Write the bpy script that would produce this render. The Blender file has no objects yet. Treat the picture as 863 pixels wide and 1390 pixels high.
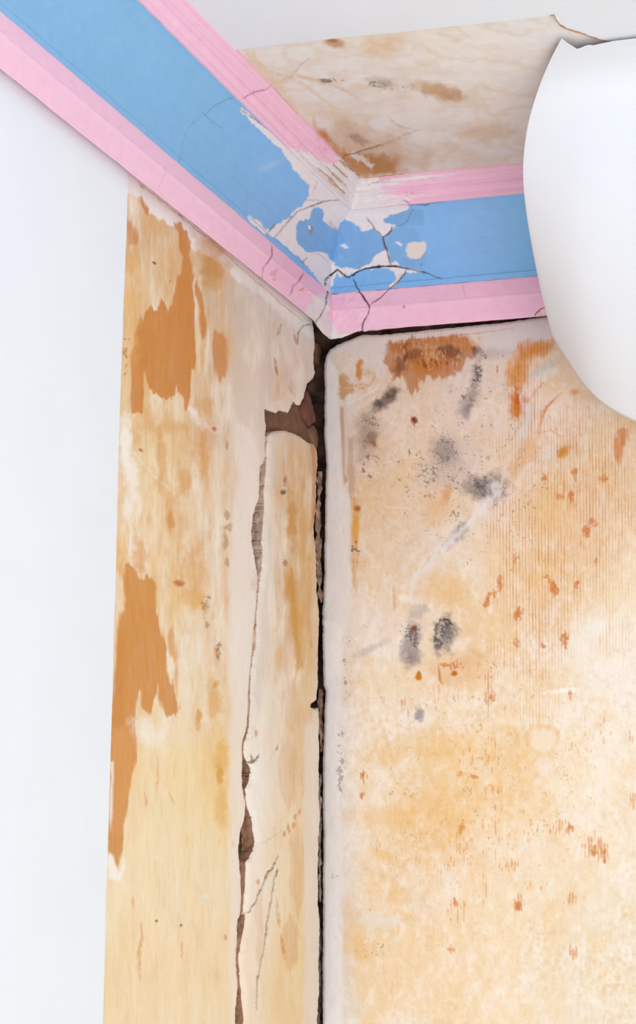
import bpy, math
import numpy as np

# ------------------------------------------------------------------ camera, light, exposure
W_PX, H_PX = 863.0, 1390.0
FOC, CX, CY = 3154.0, 431.5, 650.0           # focal length and optical centre in photo pixels
EYE, DIST = 1.55, 3.9
PITCH = math.atan((1273 - CY) / FOC)
YAW = math.atan((1472 - CX) / (FOC / math.cos(PITCH)))
FW = np.array([-math.sin(YAW) * math.cos(PITCH), math.cos(YAW) * math.cos(PITCH), math.sin(PITCH)])
RT = np.array([math.cos(YAW), math.sin(YAW), 0.0])
UP = np.cross(RT, FW)


def rays(x, y):
    x = np.asarray(x, float); y = np.asarray(y, float)
    return FW + RT * ((x - CX) / FOC)[..., None] + UP * ((CY - y) / FOC)[..., None]


_r = rays(438.5, 452.0)
_h = _r[:2] / np.linalg.norm(_r[:2])
CAM = np.array([-_h[0] * DIST, -_h[1] * DIST, EYE])


def project(P):
    d = np.asarray(P, float) - CAM
    k = d @ FW
    return CX + FOC * (d @ RT) / k, CY - FOC * (d @ UP) / k


def hit(x, y, axis, value):
    """world point where the sight line through a photo pixel meets the plane axis=value"""
    r = rays(x, y)
    t = (value - CAM[axis]) / r[..., axis]
    P = CAM + r * t[..., None]
    P[..., axis] = value
    return P


scene = bpy.context.scene
cam_data = bpy.data.cameras.new('camera')
cam = bpy.data.objects.new('camera', cam_data)
scene.collection.objects.link(cam)
scene.camera = cam
cam.location = CAM
cam.rotation_euler = (math.pi / 2 + PITCH, 0, YAW)
cam_data.sensor_fit = 'VERTICAL'
cam_data.sensor_height = 36.0
cam_data.sensor_width = 36.0 * W_PX / H_PX
cam_data.lens = FOC / H_PX * 36.0
cam_data.shift_y = -(H_PX / 2 - CY) / H_PX
cam_data.clip_start = 0.05

world = bpy.data.worlds.new('daylight')
scene.world = world
world.use_nodes = True
world.node_tree.nodes['Background'].inputs[0].default_value = (0.93, 0.97, 1.0, 1)
world.node_tree.nodes['Background'].inputs[1].default_value = 0.98


def area(name, loc, target, size, power, col):
    d = bpy.data.lights.new(name, 'AREA'); d.shape = 'RECTANGLE'; d.size, d.size_y = size
    d.energy = power; d.color = col
    o = bpy.data.objects.new(name, d); scene.collection.objects.link(o)
    o.location = loc
    v = np.array(target, float) - np.array(loc, float)
    from mathutils import Vector
    o.rotation_euler = Vector(v).to_track_quat('-Z', 'Y').to_euler()
    return o


area('low_fill_light', (2.4, -5.0, 0.7), (0.2, -0.4, 2.9), (2.4, 1.4), 100, (1.0, 0.985, 0.965))  # added fill light, out of view, low and aimed up to brighten the ceiling

scene.view_settings.view_transform = 'Standard'
scene.view_settings.look = 'None'
scene.view_settings.gamma = 1.0
scene.view_settings.use_curve_mapping = False
scene.view_settings.exposure = 0.0

COL = scene.collection


# ------------------------------------------------------------------ numpy helpers
def lin(c):
    c = np.asarray(c, float) / 255.0
    return np.where(c <= 0.04045, c / 12.92, ((c + 0.055) / 1.055) ** 2.4)


def hash2(ix, iy, seed):
    h = (ix.astype(np.int64) * 374761393 + iy.astype(np.int64) * 668265263 + seed * 1442695041) & 0xFFFFFFFF
    h = ((h ^ (h >> 13)) * 1274126177) & 0xFFFFFFFF
    h = (h ^ (h >> 16)) & 0xFFFFFF
    return h / float(0xFFFFFF)


def vnoise(x, y, seed=0):
    ix, iy = np.floor(x), np.floor(y)
    fx, fy = x - ix, y - iy
    fx = fx * fx * (3 - 2 * fx); fy = fy * fy * (3 - 2 * fy)
    a = hash2(ix, iy, seed); b = hash2(ix + 1, iy, seed)
    c = hash2(ix, iy + 1, seed); d = hash2(ix + 1, iy + 1, seed)
    return (a * (1 - fx) + b * fx) * (1 - fy) + (c * (1 - fx) + d * fx) * fy


def fbm(x, y, sx, sy, octv=4, seed=0):
    """fractal noise, about -1..1; sx, sy feature size"""
    s = 0.0; amp = 1.0; tot = 0.0
    x = x / sx; y = y / sy
    for k in range(octv):
        s = s + amp * (vnoise(x + 17.3 * k, y - 9.1 * k, seed + k * 7) * 2 - 1)
        tot += amp; amp *= 0.55; x = x * 2.03; y = y * 2.03
    return np.clip(s / tot * 1.7, -1, 1)


def sstep(a, b, x):
    t = np.clip((x - a) / (b - a), 0, 1)
    return t * t * (3 - 2 * t)


def seg_dist(x, y, pts, closed):
    """distance to a polyline, nearest point and (closed) inside flag"""
    pts = np.asarray(pts, float)
    n = len(pts)
    best = np.full(x.shape, 1e18); nx_ = np.zeros_like(x); ny_ = np.zeros_like(x)
    inside = np.zeros(x.shape, bool)
    par = np.zeros_like(x)
    for i in range(n if closed else n - 1):
        x0, y0 = pts[i][:2]; x1, y1 = pts[(i + 1) % n][:2]
        dx, dy = x1 - x0, y1 - y0
        L = dx * dx + dy * dy + 1e-12
        t = np.clip(((x - x0) * dx + (y - y0) * dy) / L, 0, 1)
        qx, qy = x0 + t * dx, y0 + t * dy
        d = (x - qx) ** 2 + (y - qy) ** 2
        m = d < best
        best = np.where(m, d, best); nx_ = np.where(m, qx, nx_); ny_ = np.where(m, qy, ny_)
        par = np.where(m, i + t, par)
        if closed and abs(dy) > 1e-12:
            c = ((y0 > y) != (y1 > y)) & (x < x0 + (y - y0) * dx / dy)
            inside ^= c
    return np.sqrt(best), nx_, ny_, inside, par


def ragged(pts, step=2.0, amp=0.6, seed=0, closed=True):
    """densify an outline and roughen it"""
    pts = np.asarray(pts, float); out = []
    n = len(pts)
    for i in range(n if closed else n - 1):
        a, b = pts[i], pts[(i + 1) % n]
        L = np.linalg.norm(b - a)
        k = max(1, int(L / step))
        for j in range(k):
            out.append(a + (b - a) * j / k)
    if not closed: out.append(pts[-1])
    out = np.array(out)
    s = np.arange(len(out)) * 1.0
    out[:, 0] += amp * fbm(s, s * 0 + 3.3, 3.0, 1, 3, seed)
    out[:, 1] += amp * fbm(s, s * 0 + 7.7, 3.0, 1, 3, seed + 50)
    return out


class Paint:
    """colour of a weathered surface, worked out per vertex in photo-pixel units of that surface"""
    def __init__(self, x, y, base):
        self.x, self.y = x, y
        self.c = np.array(base, float) if np.ndim(base) == 2 else np.tile(lin(base), (x.size, 1))
        self.h = np.zeros(x.size)              # relief in metres along the surface normal

    def win(self, x0, y0, x1, y1):
        return np.nonzero((self.x > x0) & (self.x < x1) & (self.y > y0) & (self.y < y1))[0]

    def mix(self, idx, m, col):
        m = m[:, None]
        self.c[idx] = self.c[idx] * (1 - m) + lin(col) * m

    def poly(self, pts, col, soft=1.0, warp=(0, 0), ws=(8, 8), a=1.0, seed=0, streak=0.0, h=0.0):
        p = np.array(pts, float); g = soft + abs(warp[0]) + abs(warp[1]) + 3
        i = self.win(p[:, 0].min() - g, p[:, 1].min() - g, p[:, 0].max() + g, p[:, 1].max() + g)
        if i.size == 0: return
        x, y = self.x[i], self.y[i]
        wx = x + warp[0] * fbm(x, y, ws[0], ws[1], 4, seed + 11)
        wy = y + warp[1] * fbm(x, y, ws[0] * 0.6, ws[1] * 2.0, 4, seed + 31)
        d, _, _, ins, _ = seg_dist(wx, wy, p, True)
        sd = np.where(ins, d, -d)
        m = sstep(-soft, soft, sd) * a
        if streak:
            m = m * np.clip(1 - streak * (0.5 + 0.5 * fbm(x, y, 1.7, 26, 3, seed + 5)), 0, 1)
        self.mix(i, m, col)
        if h: self.h[i] += h * m

    def blob(self, cx, cy, rx, ry, col, a=1.0, ang=0.0, soft=0.5, warp=0.35, ws=12, seed=0, h=0.0):
        r = max(rx, ry) * 1.8
        i = self.win(cx - r, cy - r, cx + r, cy + r)
        if i.size == 0: return
        x, y = self.x[i], self.y[i]
        ca, sa = math.cos(math.radians(ang)), math.sin(math.radians(ang))
        u = ((x - cx) * ca + (y - cy) * sa) / rx; v = (-(x - cx) * sa + (y - cy) * ca) / ry
        d = np.sqrt(u * u + v * v) + warp * fbm(x, y, ws, ws, 4, seed + 3)
        m = (1 - sstep(1 - soft, 1 + soft, d)) * a
        self.mix(i, m, col)
        if h: self.h[i] += h * m

    def speck(self, cx, cy, rx, ry, col, dens=0.5, a=0.9, size=2.2, ang=0.0, seed=0, sy=1.0):
        r = max(rx, ry) * 1.4
        i = self.win(cx - r, cy - r, cx + r, cy + r)
        if i.size == 0: return
        x, y = self.x[i], self.y[i]
        ca, sa = math.cos(math.radians(ang)), math.sin(math.radians(ang))
        u = ((x - cx) * ca + (y - cy) * sa) / rx; v = (-(x - cx) * sa + (y - cy) * ca) / ry
        fall = np.clip(1.15 - (u * u + v * v), 0, 1)
        n = vnoise(x / size, y / (size * sy), seed) * 0.75 + 0.25 * vnoise(x / size / 2, y / size / 2, seed + 9)
        n2 = 0.5 + 0.5 * fbm(x, y, 12, 12, 3, seed + 77)
        m = sstep(1 - dens * fall * n2 - 0.06, 1 - dens * fall * n2 + 0.10, n) * a
        self.mix(i, m, col)

    def line(self, pts, width, col, a=1.0, depth=0.0, jit=0.7, seed=0, fade=False):
        p = ragged(pts, 2.5, jit, seed, False)
        i = self.win(p[:, 0].min() - 9, p[:, 1].min() - 9, p[:, 0].max() + 9, p[:, 1].max() + 9)
        if i.size == 0: return
        x, y = self.x[i], self.y[i]
        if depth:                               # a crack: narrow, uneven, dies away at its ends; dark col paints groove shade
            x = x + 0.7 * fbm(x, y, 4, 4, 3, seed + 41); y = y + 0.7 * fbm(x, y, 4, 4, 3, seed + 43)
            d, _, _, _, par = seg_dist(x, y, p, False)
            t = par / max(1, len(p) - 1)
            w = width * 0.8 * (0.45 + 0.85 * vnoise(par / 3.0, par * 0 + seed, seed)) * (0.45 + 0.55 * sstep(0, 0.12, t) * sstep(0, 0.2, 1 - t))
            m = (1 - sstep(w * 0.5 - 0.3, w * 0.5 + 0.7, d)) * a
            self.h[i] -= depth * m
        else:                                   # a smear: soft, broken, tapering
            n = fbm(x, y, 3.0, 7.0, 4, seed + 41)
            d, _, _, _, par = seg_dist(x + 0.8 * n, y + 1.4 * n, p, False)
            t = par / max(1, len(p) - 1)
            w = width * (0.3 + 0.7 * sstep(0, 0.3, t) * sstep(0, 0.3, 1 - t))
            m = (1 - sstep(w * 0.15, w * 0.5 + 0.9, d)) * a * np.clip(0.8 + 0.55 * fbm(x, y, 2.2, 4.5, 3, seed + 47), 0, 1)
        self.mix(i, m, col)


def coarse(xs, ys, rows, x, y, tint=(255, 255, 255), amt=0.0):
    """smooth interpolation of a small table of colours"""
    xs = np.array(xs, float); ys = np.array(ys, float)
    T = np.array([[lin(c) for c in r] for r in rows])
    xi = np.clip(np.interp(x, xs, np.arange(len(xs))), 0, len(xs) - 1.001)
    yi = np.clip(np.interp(y, ys, np.arange(len(ys))), 0, len(ys) - 1.001)
    ix = xi.astype(int); iy = yi.astype(int)
    fx = xi - ix; fy = yi - iy
    fx = (fx * fx * (3 - 2 * fx))[:, None]; fy = (fy * fy * (3 - 2 * fy))[:, None]
    out = (T[iy, ix] * (1 - fx) + T[iy, ix + 1] * fx) * (1 - fy) + (T[iy + 1, ix] * (1 - fx) + T[iy + 1, ix + 1] * fx) * fy
    amt = np.reshape(np.broadcast_to(amt, x.shape), (-1, 1))
    return out * (1 - amt) + lin(tint) * amt


# ------------------------------------------------------------------ materials
def material(name, rough=0.85, col=None, attr=False, n_scale=(60, 60, 60), n_amt=0.06, bump=0.0004,
             bump_scale=260.0, spec=0.25):
    m = bpy.data.materials.new(name); m.use_nodes = True
    nt = m.node_tree; N = nt.nodes; L = nt.links
    b = N['Principled BSDF']
    b.inputs['Roughness'].default_value = rough
    b.inputs['Specular IOR Level'].default_value = spec
    tc = N.new('ShaderNodeTexCoord'); mp = N.new('ShaderNodeMapping')
    mp.inputs['Scale'].default_value = n_scale
    L.new(tc.outputs['Object'], mp.inputs['Vector'])
    no = N.new('ShaderNodeTexNoise'); no.inputs['Scale'].default_value = 1.0; no.inputs['Detail'].default_value = 5
    L.new(mp.outputs[0], no.inputs['Vector'])
    rp = N.new('ShaderNodeMapRange')
    rp.inputs['From Min'].default_value = 0.3; rp.inputs['From Max'].default_value = 0.7
    rp.inputs['To Min'].default_value = 1 - n_amt; rp.inputs['To Max'].default_value = 1 + n_amt
    L.new(no.outputs['Fac'], rp.inputs['Value'])
    mul = N.new('ShaderNodeVectorMath'); mul.operation = 'SCALE'
    if attr:
        at = N.new('ShaderNodeAttribute'); at.attribute_name = 'Weathering'
        L.new(at.outputs['Color'], mul.inputs[0])
    else:
        rgb = N.new('ShaderNodeRGB'); rgb.outputs[0].default_value = (*lin(col), 1)
        L.new(rgb.outputs[0], mul.inputs[0])
    L.new(rp.outputs[0], mul.inputs['Scale'])
    L.new(mul.outputs[0], b.inputs['Base Color'])
    if bump:
        n2 = N.new('ShaderNodeTexNoise'); n2.inputs['Scale'].default_value = bump_scale; n2.inputs['Detail'].default_value = 4
        L.new(tc.outputs['Object'], n2.inputs['Vector'])
        bm = N.new('ShaderNodeBump'); bm.inputs['Strength'].default_value = 0.6; bm.inputs['Distance'].default_value = bump
        L.new(n2.outputs['Fac'], bm.inputs['Height']); L.new(bm.outputs[0], b.inputs['Normal'])
    return m


M_plaster_l = material('stained_plaster_left', attr=True, n_scale=(200, 120, 30), n_amt=0.02, bump=0.0006)
M_plaster_r = material('stained_plaster_right', attr=True, n_scale=(200, 200, 40), n_amt=0.022, bump=0.0006)
M_ceiling = material('stained_ceiling_plaster', attr=True, n_scale=(60, 60, 60), n_amt=0.03, bump=0.0005, bump_scale=180)
M_cornice = material('painted_plaster_cornice', attr=True, n_scale=(45, 45, 45), n_amt=0.025, bump=0.0005, bump_scale=160, rough=0.7)
M_paper = material('white_lining_paper', col=(230, 234, 240), n_scale=(9, 9, 9), n_amt=0.012, bump=0.0002, bump_scale=420)
M_masonry = material('rubble_masonry', attr=True, n_scale=(70, 70, 70), n_amt=0.35, bump=0.004, bump_scale=70, rough=0.95)
M_brick = material('exposed_brick', col=(118, 86, 66), n_scale=(60, 40, 60), n_amt=0.3, bump=0.003, bump_scale=90, rough=0.95)
M_brick_red = material('exposed_red_brick', col=(108, 68, 56), n_scale=(60, 60, 60), n_amt=0.3, bump=0.003, bump_scale=90, rough=0.95)
M_torn = material('torn_paper_layer', col=(196, 134, 84), n_scale=(90, 90, 90), n_amt=0.25, bump=0.0005)
M_floor = material('pale_floor_covering', col=(232, 230, 228), n_scale=(2, 30, 2), n_amt=0.08, bump=0.0004)


# ------------------------------------------------------------------ mesh helpers
def make_mesh(name, V, F4, mat, parent=None, colors=None, smooth=True, tris=None):
    me = bpy.data.meshes.new(name)
    V = np.asarray(V, np.float32); F4 = np.asarray(F4, np.int32).reshape(-1, 4)
    nt = 0 if tris is None else len(tris)
    me.vertices.add(len(V)); me.vertices.foreach_set('co', V.ravel())
    loops = F4.ravel()
    if nt: loops = np.concatenate([loops, np.asarray(tris, np.int32).ravel()])
    me.loops.add(len(loops)); me.loops.foreach_set('vertex_index', loops)
    starts = np.arange(len(F4)) * 4
    if nt: starts = np.concatenate([starts, len(F4) * 4 + np.arange(nt) * 3])
    me.polygons.add(len(starts)); me.polygons.foreach_set('loop_start', starts.astype(np.int32))
    me.update(calc_edges=True); me.validate()
    if smooth: me.polygons.foreach_set('use_smooth', np.ones(len(me.polygons), bool))
    if colors is not None:
        a = me.color_attributes.new('Weathering', 'FLOAT_COLOR', 'POINT')
        c = np.ones((len(V), 4), np.float32); c[:, :3] = np.clip(colors, 0.003, 1)
        a.data.foreach_set('color', c.ravel())
    me.materials.append(mat)
    o = bpy.data.objects.new(name, me); COL.objects.link(o)
    if parent: o.parent = parent
    return o


def tag(o, label=None, cat=None, group=None, kind=None):
    if label: o['label'] = label
    if cat: o['category'] = cat
    if group: o['group'] = group
    if kind: o['kind'] = kind
    return o


def empty(name, loc=(0, 0, 0)):
    o = bpy.data.objects.new(name, None); COL.objects.link(o); o.location = loc
    o.empty_display_size = 0.1
    return o


def grid_faces(nr, nc):
    i = np.arange(nr * nc).reshape(nr, nc)
    return np.stack([i[:-1, :-1], i[:-1, 1:], i[1:, 1:], i[1:, :-1]], -1).reshape(-1, 4)


def cut_surface(P, nr, nc, axis, value, keep=None, pitch=1.2):
    """P: grid points on the plane axis=value. keep: outline in photo pixels of the part to keep.
    Edge vertices are moved onto the outline, so broken edges come out clean."""
    F = grid_faces(nr, nc)
    x, y = project(P)
    edge = np.zeros(len(P), bool)
    if keep is not None:
        d, qx, qy, ins, _ = seg_dist(x, y, keep, True)
        near = d < pitch * 0.62
        pt = hit(qx[near], qy[near], axis, value)
        P = P.copy(); P[near] = pt
        x = x.copy(); y = y.copy(); x[near] = qx[near]; y[near] = qy[near]
        ok = ins | near; edge = near
        # centre of the face must lie inside
        fx = x[F].mean(1); fy = y[F].mean(1)
        fo = ok[F].all(1)
        cand = np.nonzero(fo & edge[F].any(1))[0]
        _, _, _, ci, _ = seg_dist(fx[cand], fy[cand], keep, True)
        fo[cand[~ci]] = False
        F = F[fo]
    return P, F, x, y, edge


def finish(name, P, F, edge, col, h, normal, thick, mat, parent=None, side=None, sidecol=(170, 150, 135), sidecol2=None):
    """relief, then the broken thickness along the outline"""
    P = P + np.asarray(normal, float)[None] * h[:, None]
    used = np.zeros(len(P), bool); used[F.ravel()] = True
    remap = -np.ones(len(P), int); remap[used] = np.arange(used.sum())
    P2 = P[used]; c2 = col[used]; F2 = remap[F]; e2 = edge[used]
    if thick:
        E = np.concatenate([F2[:, [0, 1]], F2[:, [1, 2]], F2[:, [2, 3]], F2[:, [3, 0]]])
        key = np.sort(E, 1); key = key[:, 0] * (len(P2) + 1) + key[:, 1]
        u, inv, cnt = np.unique(key, return_inverse=True, return_counts=True)
        b = E[(cnt[inv] == 1)]
        b = b[e2[b].any(1)]
        vs = np.unique(b.ravel()); K = 12
        m = -np.ones(len(P2), int)
        layers = [vs]
        base = len(P2); newP = []; newC = []
        sc = np.tile(lin(sidecol), (len(vs), 1))
        if sidecol2 is not None:
            t2 = (1 - sstep(1.80, 2.0, P2[vs][:, 2]))[:, None]; sc = sc * (1 - t2) + lin(sidecol2) * t2
        n = np.asarray(normal, float)
        ring0 = base + np.arange(len(vs))                       # duplicate of the lip, own colour
        newP.append(P2[vs]); newC.append(sc * (0.85 + 0.3 * vnoise(P2[vs][:, 2] * 300, P2[vs][:, 1] * 60, 4))[:, None])
        rings = [ring0]
        for k in range(1, K + 1):
            q = P2[vs] - n * (thick * k / K)
            jx = fbm(P2[vs][:, 2] * 1000, np.full(len(vs), k * thick / K * 1000), 9, 7, 4, 21) * 0.0024 * min(1, k / 5)
            q = q + (np.array([0, 1, 0]) if abs(n[0]) > 0.5 else np.array([1, 0, 0]))[None] * jx[:, None]
            rings.append(base + k * len(vs) + np.arange(len(vs)))
            newP.append(q)
            v = np.clip(0.92 + 0.28 * fbm(P2[vs][:, 2] * 1000, np.full(len(vs), k * thick / K * 1000), 7, 5, 4, 8), 0.25, 1.3)
            newC.append(sc * v[:, None])
        pos = -np.ones(len(P2), int); pos[vs] = np.arange(len(vs))
        SF = []
        for k in range(K):
            a = rings[k][pos[b[:, 0]]]; c = rings[k][pos[b[:, 1]]]
            d_ = rings[k + 1][pos[b[:, 1]]]; e_ = rings[k + 1][pos[b[:, 0]]]
            SF.append(np.stack([a, e_, d_, c], 1))
        P2 = np.concatenate([P2] + newP); c2 = np.concatenate([c2] + newC)
        F2 = np.concatenate([F2] + SF)
    return make_mesh(name, P2, F2, mat, parent, c2)


def spaced(*segs):
    """segs: (start, stop, step) joined into one increasing or decreasing list"""
    out = []
    for a, b, s in segs:
        n = max(1, int(round(abs(b - a) / s)))
        out.extend(list(a + (b - a) * np.arange(n) / n))
    out.append(segs[-1][1])
    return np.array(out)


H = 2.8144       # ceiling height
BACK = 0.055     # how far the masonry lies behind the plaster face

# ------------------------------------------------------------------ outlines read off the photograph (photo pixels)
# broken right edge of the left plaster, from under the cornice to below the frame
EDGE_L = [(425, 425), (428, 446), (429, 460), (429, 474), (427.5, 488), (429, 505), (427, 514), (419, 520), (416.5, 529),
          (413.5, 541), (408, 550.5), (404, 549), (400.5, 544.5), (397, 553), (393, 561), (385, 558), (381, 557), (376, 561), (370, 558.5),
          (361, 555.5), (360.5, 565), (362, 578), (361, 590), (361.5, 604), (360, 622), (358, 630), (353.5, 634), (353, 642), (353.5, 660),
          (352, 676), (348, 688), (345.5, 700), (343, 720), (344.5, 738), (347, 752), (350, 768), (353, 788), (352.5, 810), (350, 828), (347.5, 850),
          (346, 862), (344.5, 885), (342, 910), (340, 935), (339, 960), (336, 985), (331.5, 1003), (330.5, 1020), (331, 1033), (330.2, 1050),
          (330.5, 1066), (333.5, 1080), (336, 1092), (334, 1110), (328.5, 1130), (326, 1154), (328, 1172), (329.5, 1190), (330.5, 1212),
          (331, 1236), (326, 1250), (325, 1262), (325.5, 1275), (323.5, 1290), (323, 1310), (325, 1340), (322, 1370), (321, 1400), (322, 1460)]
# loose slab between the two cracks (outline of its front face, clockwise)
SLAB = [(364, 606), (366, 592), (370, 587), (373, 585.5), (382, 584.5), (392, 585), (400, 587), (408, 591), (416.5, 597), (424, 600.5), (430.5, 604), (434, 611), (435, 622),
        (434.1, 640), (433.6, 665), (431.6, 690), (430.1, 715), (432.1, 740), (432.6, 775), (433.1, 800), (434.1, 818), (435.8, 840), (435.8, 870),
        (434.8, 900), (434.8, 925), (432, 950), (425, 956), (424.5, 960), (432, 962.5), (435.3, 960), (436.3, 985), (436.8, 1010), (436.3, 1040), (435.8, 1080), (435.3, 1120), (434.8, 1160),
        (434.8, 1200), (434.3, 1225), (436.8, 1250), (436.8, 1280), (435.8, 1300), (435.3, 1350), (434.3, 1400), (434.3, 1460),
        (338, 1460), (332, 1420), (333, 1380), (330, 1340), (326.5, 1300), (328.5, 1290), (331, 1272), (334.5, 1256), (336, 1243), (333, 1240),
        (334.5, 1215), (337, 1190), (338, 1170), (344, 1160), (349, 1148), (350, 1143), (347, 1125), (345, 1110), (341, 1098), (338.5, 1084), (338.5, 1072),
        (342, 1060), (345, 1048), (343, 1040), (338, 1030), (333.5, 1020), (334, 1008), (338, 1000), (341, 985), (342, 960), (343, 935), (344.5, 912),
        (348, 890), (351, 875), (351, 855), (352, 842), (354, 820), (356, 800), (357.5, 780), (359, 768), (360, 745), (359, 735), (361, 722),
        (362, 712), (363, 700), (363.5, 686), (362, 672), (362, 655), (363, 635), (364.5, 620)]
# broken left and top edge of the right plaster
EDGE_R = [(760, 424), (742, 429), (725, 431), (714, 433), (700, 435), (680, 437.5), (650, 440.5), (620, 443.5), (600, 445.5), (570, 449), (540, 452), (515, 454.5), (497, 454),
          (486, 455), (478, 459), (468, 463), (456, 468), (447, 474), (442.5, 481), (439.5, 494), (439, 505), (440, 520), (439.6, 545), (439.5, 575),
          (439.5, 596), (440.5, 612), (442, 630), (441, 660), (440.5, 690), (440, 720), (439, 745), (439.7, 770), (438.7, 800), (438, 815), (436.5, 830), (437, 860),
          (437.5, 900), (438, 930), (441, 938), (440.5, 948), (439.5, 965), (439, 985), (438, 1010), (437, 1040), (437.5, 1070), (437, 1100),
          (438, 1130), (438.2, 1160), (437, 1200), (437.5, 1240), (437, 1300), (437, 1350), (437, 1400), (437, 1470), (437, 2700)]

# ------------------------------------------------------------------ right wall
zr = spaced((H, 2.62, 0.06), (2.62, 1.40, 0.0015), (1.40, 0.0, 0.1))
xr = spaced((-0.01, 0.60, 0.0015), (0.60, 0.88, 0.0026), (0.88, 2.6, 0.1))
XX, ZZ = np.meshgrid(xr, zr)
P = np.stack([XX.ravel(), np.zeros(XX.size), ZZ.ravel()], 1)
keep = np.concatenate([ragged(EDGE_R, 2.0, 0.55, 3, False), [(6000, 2700), (6000, -2000), (760, -2000)]])
P, F, x, y, edge = cut_surface(P, len(zr), len(xr), 1, 0.0, keep)

XS = [440, 460, 500, 560, 620, 680, 740, 800, 863]
YS = [440, 500, 560, 620, 680, 740, 800, 860, 920, 980, 1040, 1100, 1160, 1220, 1300]
TR = [
 [(214,200,194),(220,205,198),(216,199,190),(217,200,192),(218,200,188),(214,200,195),(214,200,194),(216,198,180),(225,200,165)],
 [(207,192,186),(214,192,170),(214,190,168),(214,186,160),(215,192,178),(218,198,184),(224,192,152),(228,205,180),(228,200,160)],
 [(212,197,190),(213,197,190),(215,188,163),(222,197,174),(222,199,183),(224,200,178),(228,206,186),(228,205,178),(228,195,150)],
 [(212,197,192),(214,198,190),(214,184,155),(223,196,165),(218,195,180),(225,200,170),(226,202,176),(226,193,147),(228,196,152)],
 [(214,199,192),(216,200,194),(220,190,152),(222,197,170),(226,200,170),(232,213,198),(228,192,140),(228,192,148),(230,200,160)],
 [(216,201,194),(218,203,196),(224,197,162),(224,201,176),(230,213,197),(232,206,168),(230,194,145),(230,196,152),(236,215,185)],
 [(218,204,196),(220,206,198),(228,203,168),(228,207,182),(232,206,162),(232,206,168),(232,198,148),(232,205,162),(238,222,190)],
 [(220,207,199),(226,214,205),(230,215,200),(230,213,194),(228,196,148),(232,202,152),(234,202,152),(240,226,202),(240,226,197)],
 [(220,210,205),(226,213,202),(234,213,178),(236,212,172),(236,207,155),(236,211,166),(238,216,178),(240,228,206),(240,228,206)],
 [(222,214,212),(226,216,208),(236,213,173),(236,215,182),(238,216,178),(238,215,172),(238,221,188),(240,227,202),(240,228,206)],
 [(222,212,206),(228,214,200),(236,211,168),(236,212,170),(236,206,150),(238,211,162),(240,221,183),(240,223,188),(240,226,197)],
 [(222,212,208),(226,214,202),(236,209,163),(236,207,158),(236,204,148),(238,213,168),(240,219,181),(238,219,183),(236,219,187)],
 [(222,211,204),(228,214,198),(234,206,160),(235,207,163),(236,209,168),(236,211,168),(237,216,180),(236,216,180),(236,219,184)],
 [(218,209,202),(220,210,200),(234,209,168),(232,206,168),(236,209,163),(236,211,168),(234,213,174),(230,213,178),(230,215,180)],
 [(215,208,202),(222,209,192),(234,202,146),(234,206,158),(236,206,154),(236,209,161),(232,211,170),(228,211,174),(228,213,177)]]
wob = 9 * fbm(x, y, 40, 40, 3, 5)
pt = Paint(x, y, coarse(XS, YS, TR, x + wob, y - wob, (234, 222, 214), 0.14 + 0.20 * sstep(680, 950, y)))
# broad blotches: where the old size has yellowed or washed out
n = fbm(x, y, 34, 46, 5, 101)
A = np.arange(x.size)
inner = sstep(455, 475, x)
pt.mix(A, np.clip(n - 0.05, 0, 1) * 0.30 * inner, (234, 194, 134))
low = 0.45 + 0.55 * sstep(700, 850, y)
pt.mix(A, np.clip(-n - 0.1, 0, 1) * 0.7 * low, (238, 228, 220))
n = fbm(x, y, 9, 14, 4, 141)
pt.mix(A, np.clip(n - 0.2, 0, 1) * 0.22 * inner, (224, 180, 128))
pt.mix(A, np.clip(-n - 0.15, 0, 1) * 0.55 * low, (242, 233, 224))
n = fbm(x, y, 5, 6, 4, 151) * (0.5 + 0.5 * fbm(x, y, 60, 60, 2, 152))
pt.mix(A, np.clip(n - 0.1, 0, 1) * 0.30 * inner, (212, 160, 104))
pt.mix(A, np.clip(-n - 0.1, 0, 1) * 0.50 * low, (244, 236, 228))
n = fbm(x, y, 2.2, 3.0, 3, 161)
pt.mix(A, np.clip(n - 0.25, 0, 1) * 0.16, (190, 150, 112))
pt.mix(A, np.clip(-n - 0.25, 0, 1) * 0.16, (246, 238, 230))
# faint brushed scratches
n = fbm(x + 0.7 * y, y - 0.5 * x, 60, 3.0, 3, 171)
pt.mix(A, sstep(0.5, 0.9, n) * 0.10 * (1 - sstep(760, 900, y)), (244, 232, 222))
# top edge: pale skim of plaster below the cornice
pt.poly([(440, 440), (760, 415), (750, 458), (720, 466), (690, 462), (660, 452), (620, 462), (600, 456), (560, 462), (528, 464), (525, 500), (520, 520), (500, 500), (480, 478), (455, 480), (440, 500)],
        (217, 203, 198), 4, (5, 4), (12, 12), 0.75, 7)
pt.poly([(645, 446), (745, 432), (752, 452), (730, 466), (700, 478), (672, 482), (655, 472)], (214, 202, 200), 5, (6, 5), (12, 12), 0.7, 17)
pt.line([(650, 452), (600, 458), (560, 462), (540, 462)], 1.6, (186, 132, 90), 0.7, seed=3)
pt.line([(700, 446), (660, 450), (642, 454)], 1.4, (200, 150, 110), 0.6, seed=4)
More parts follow.
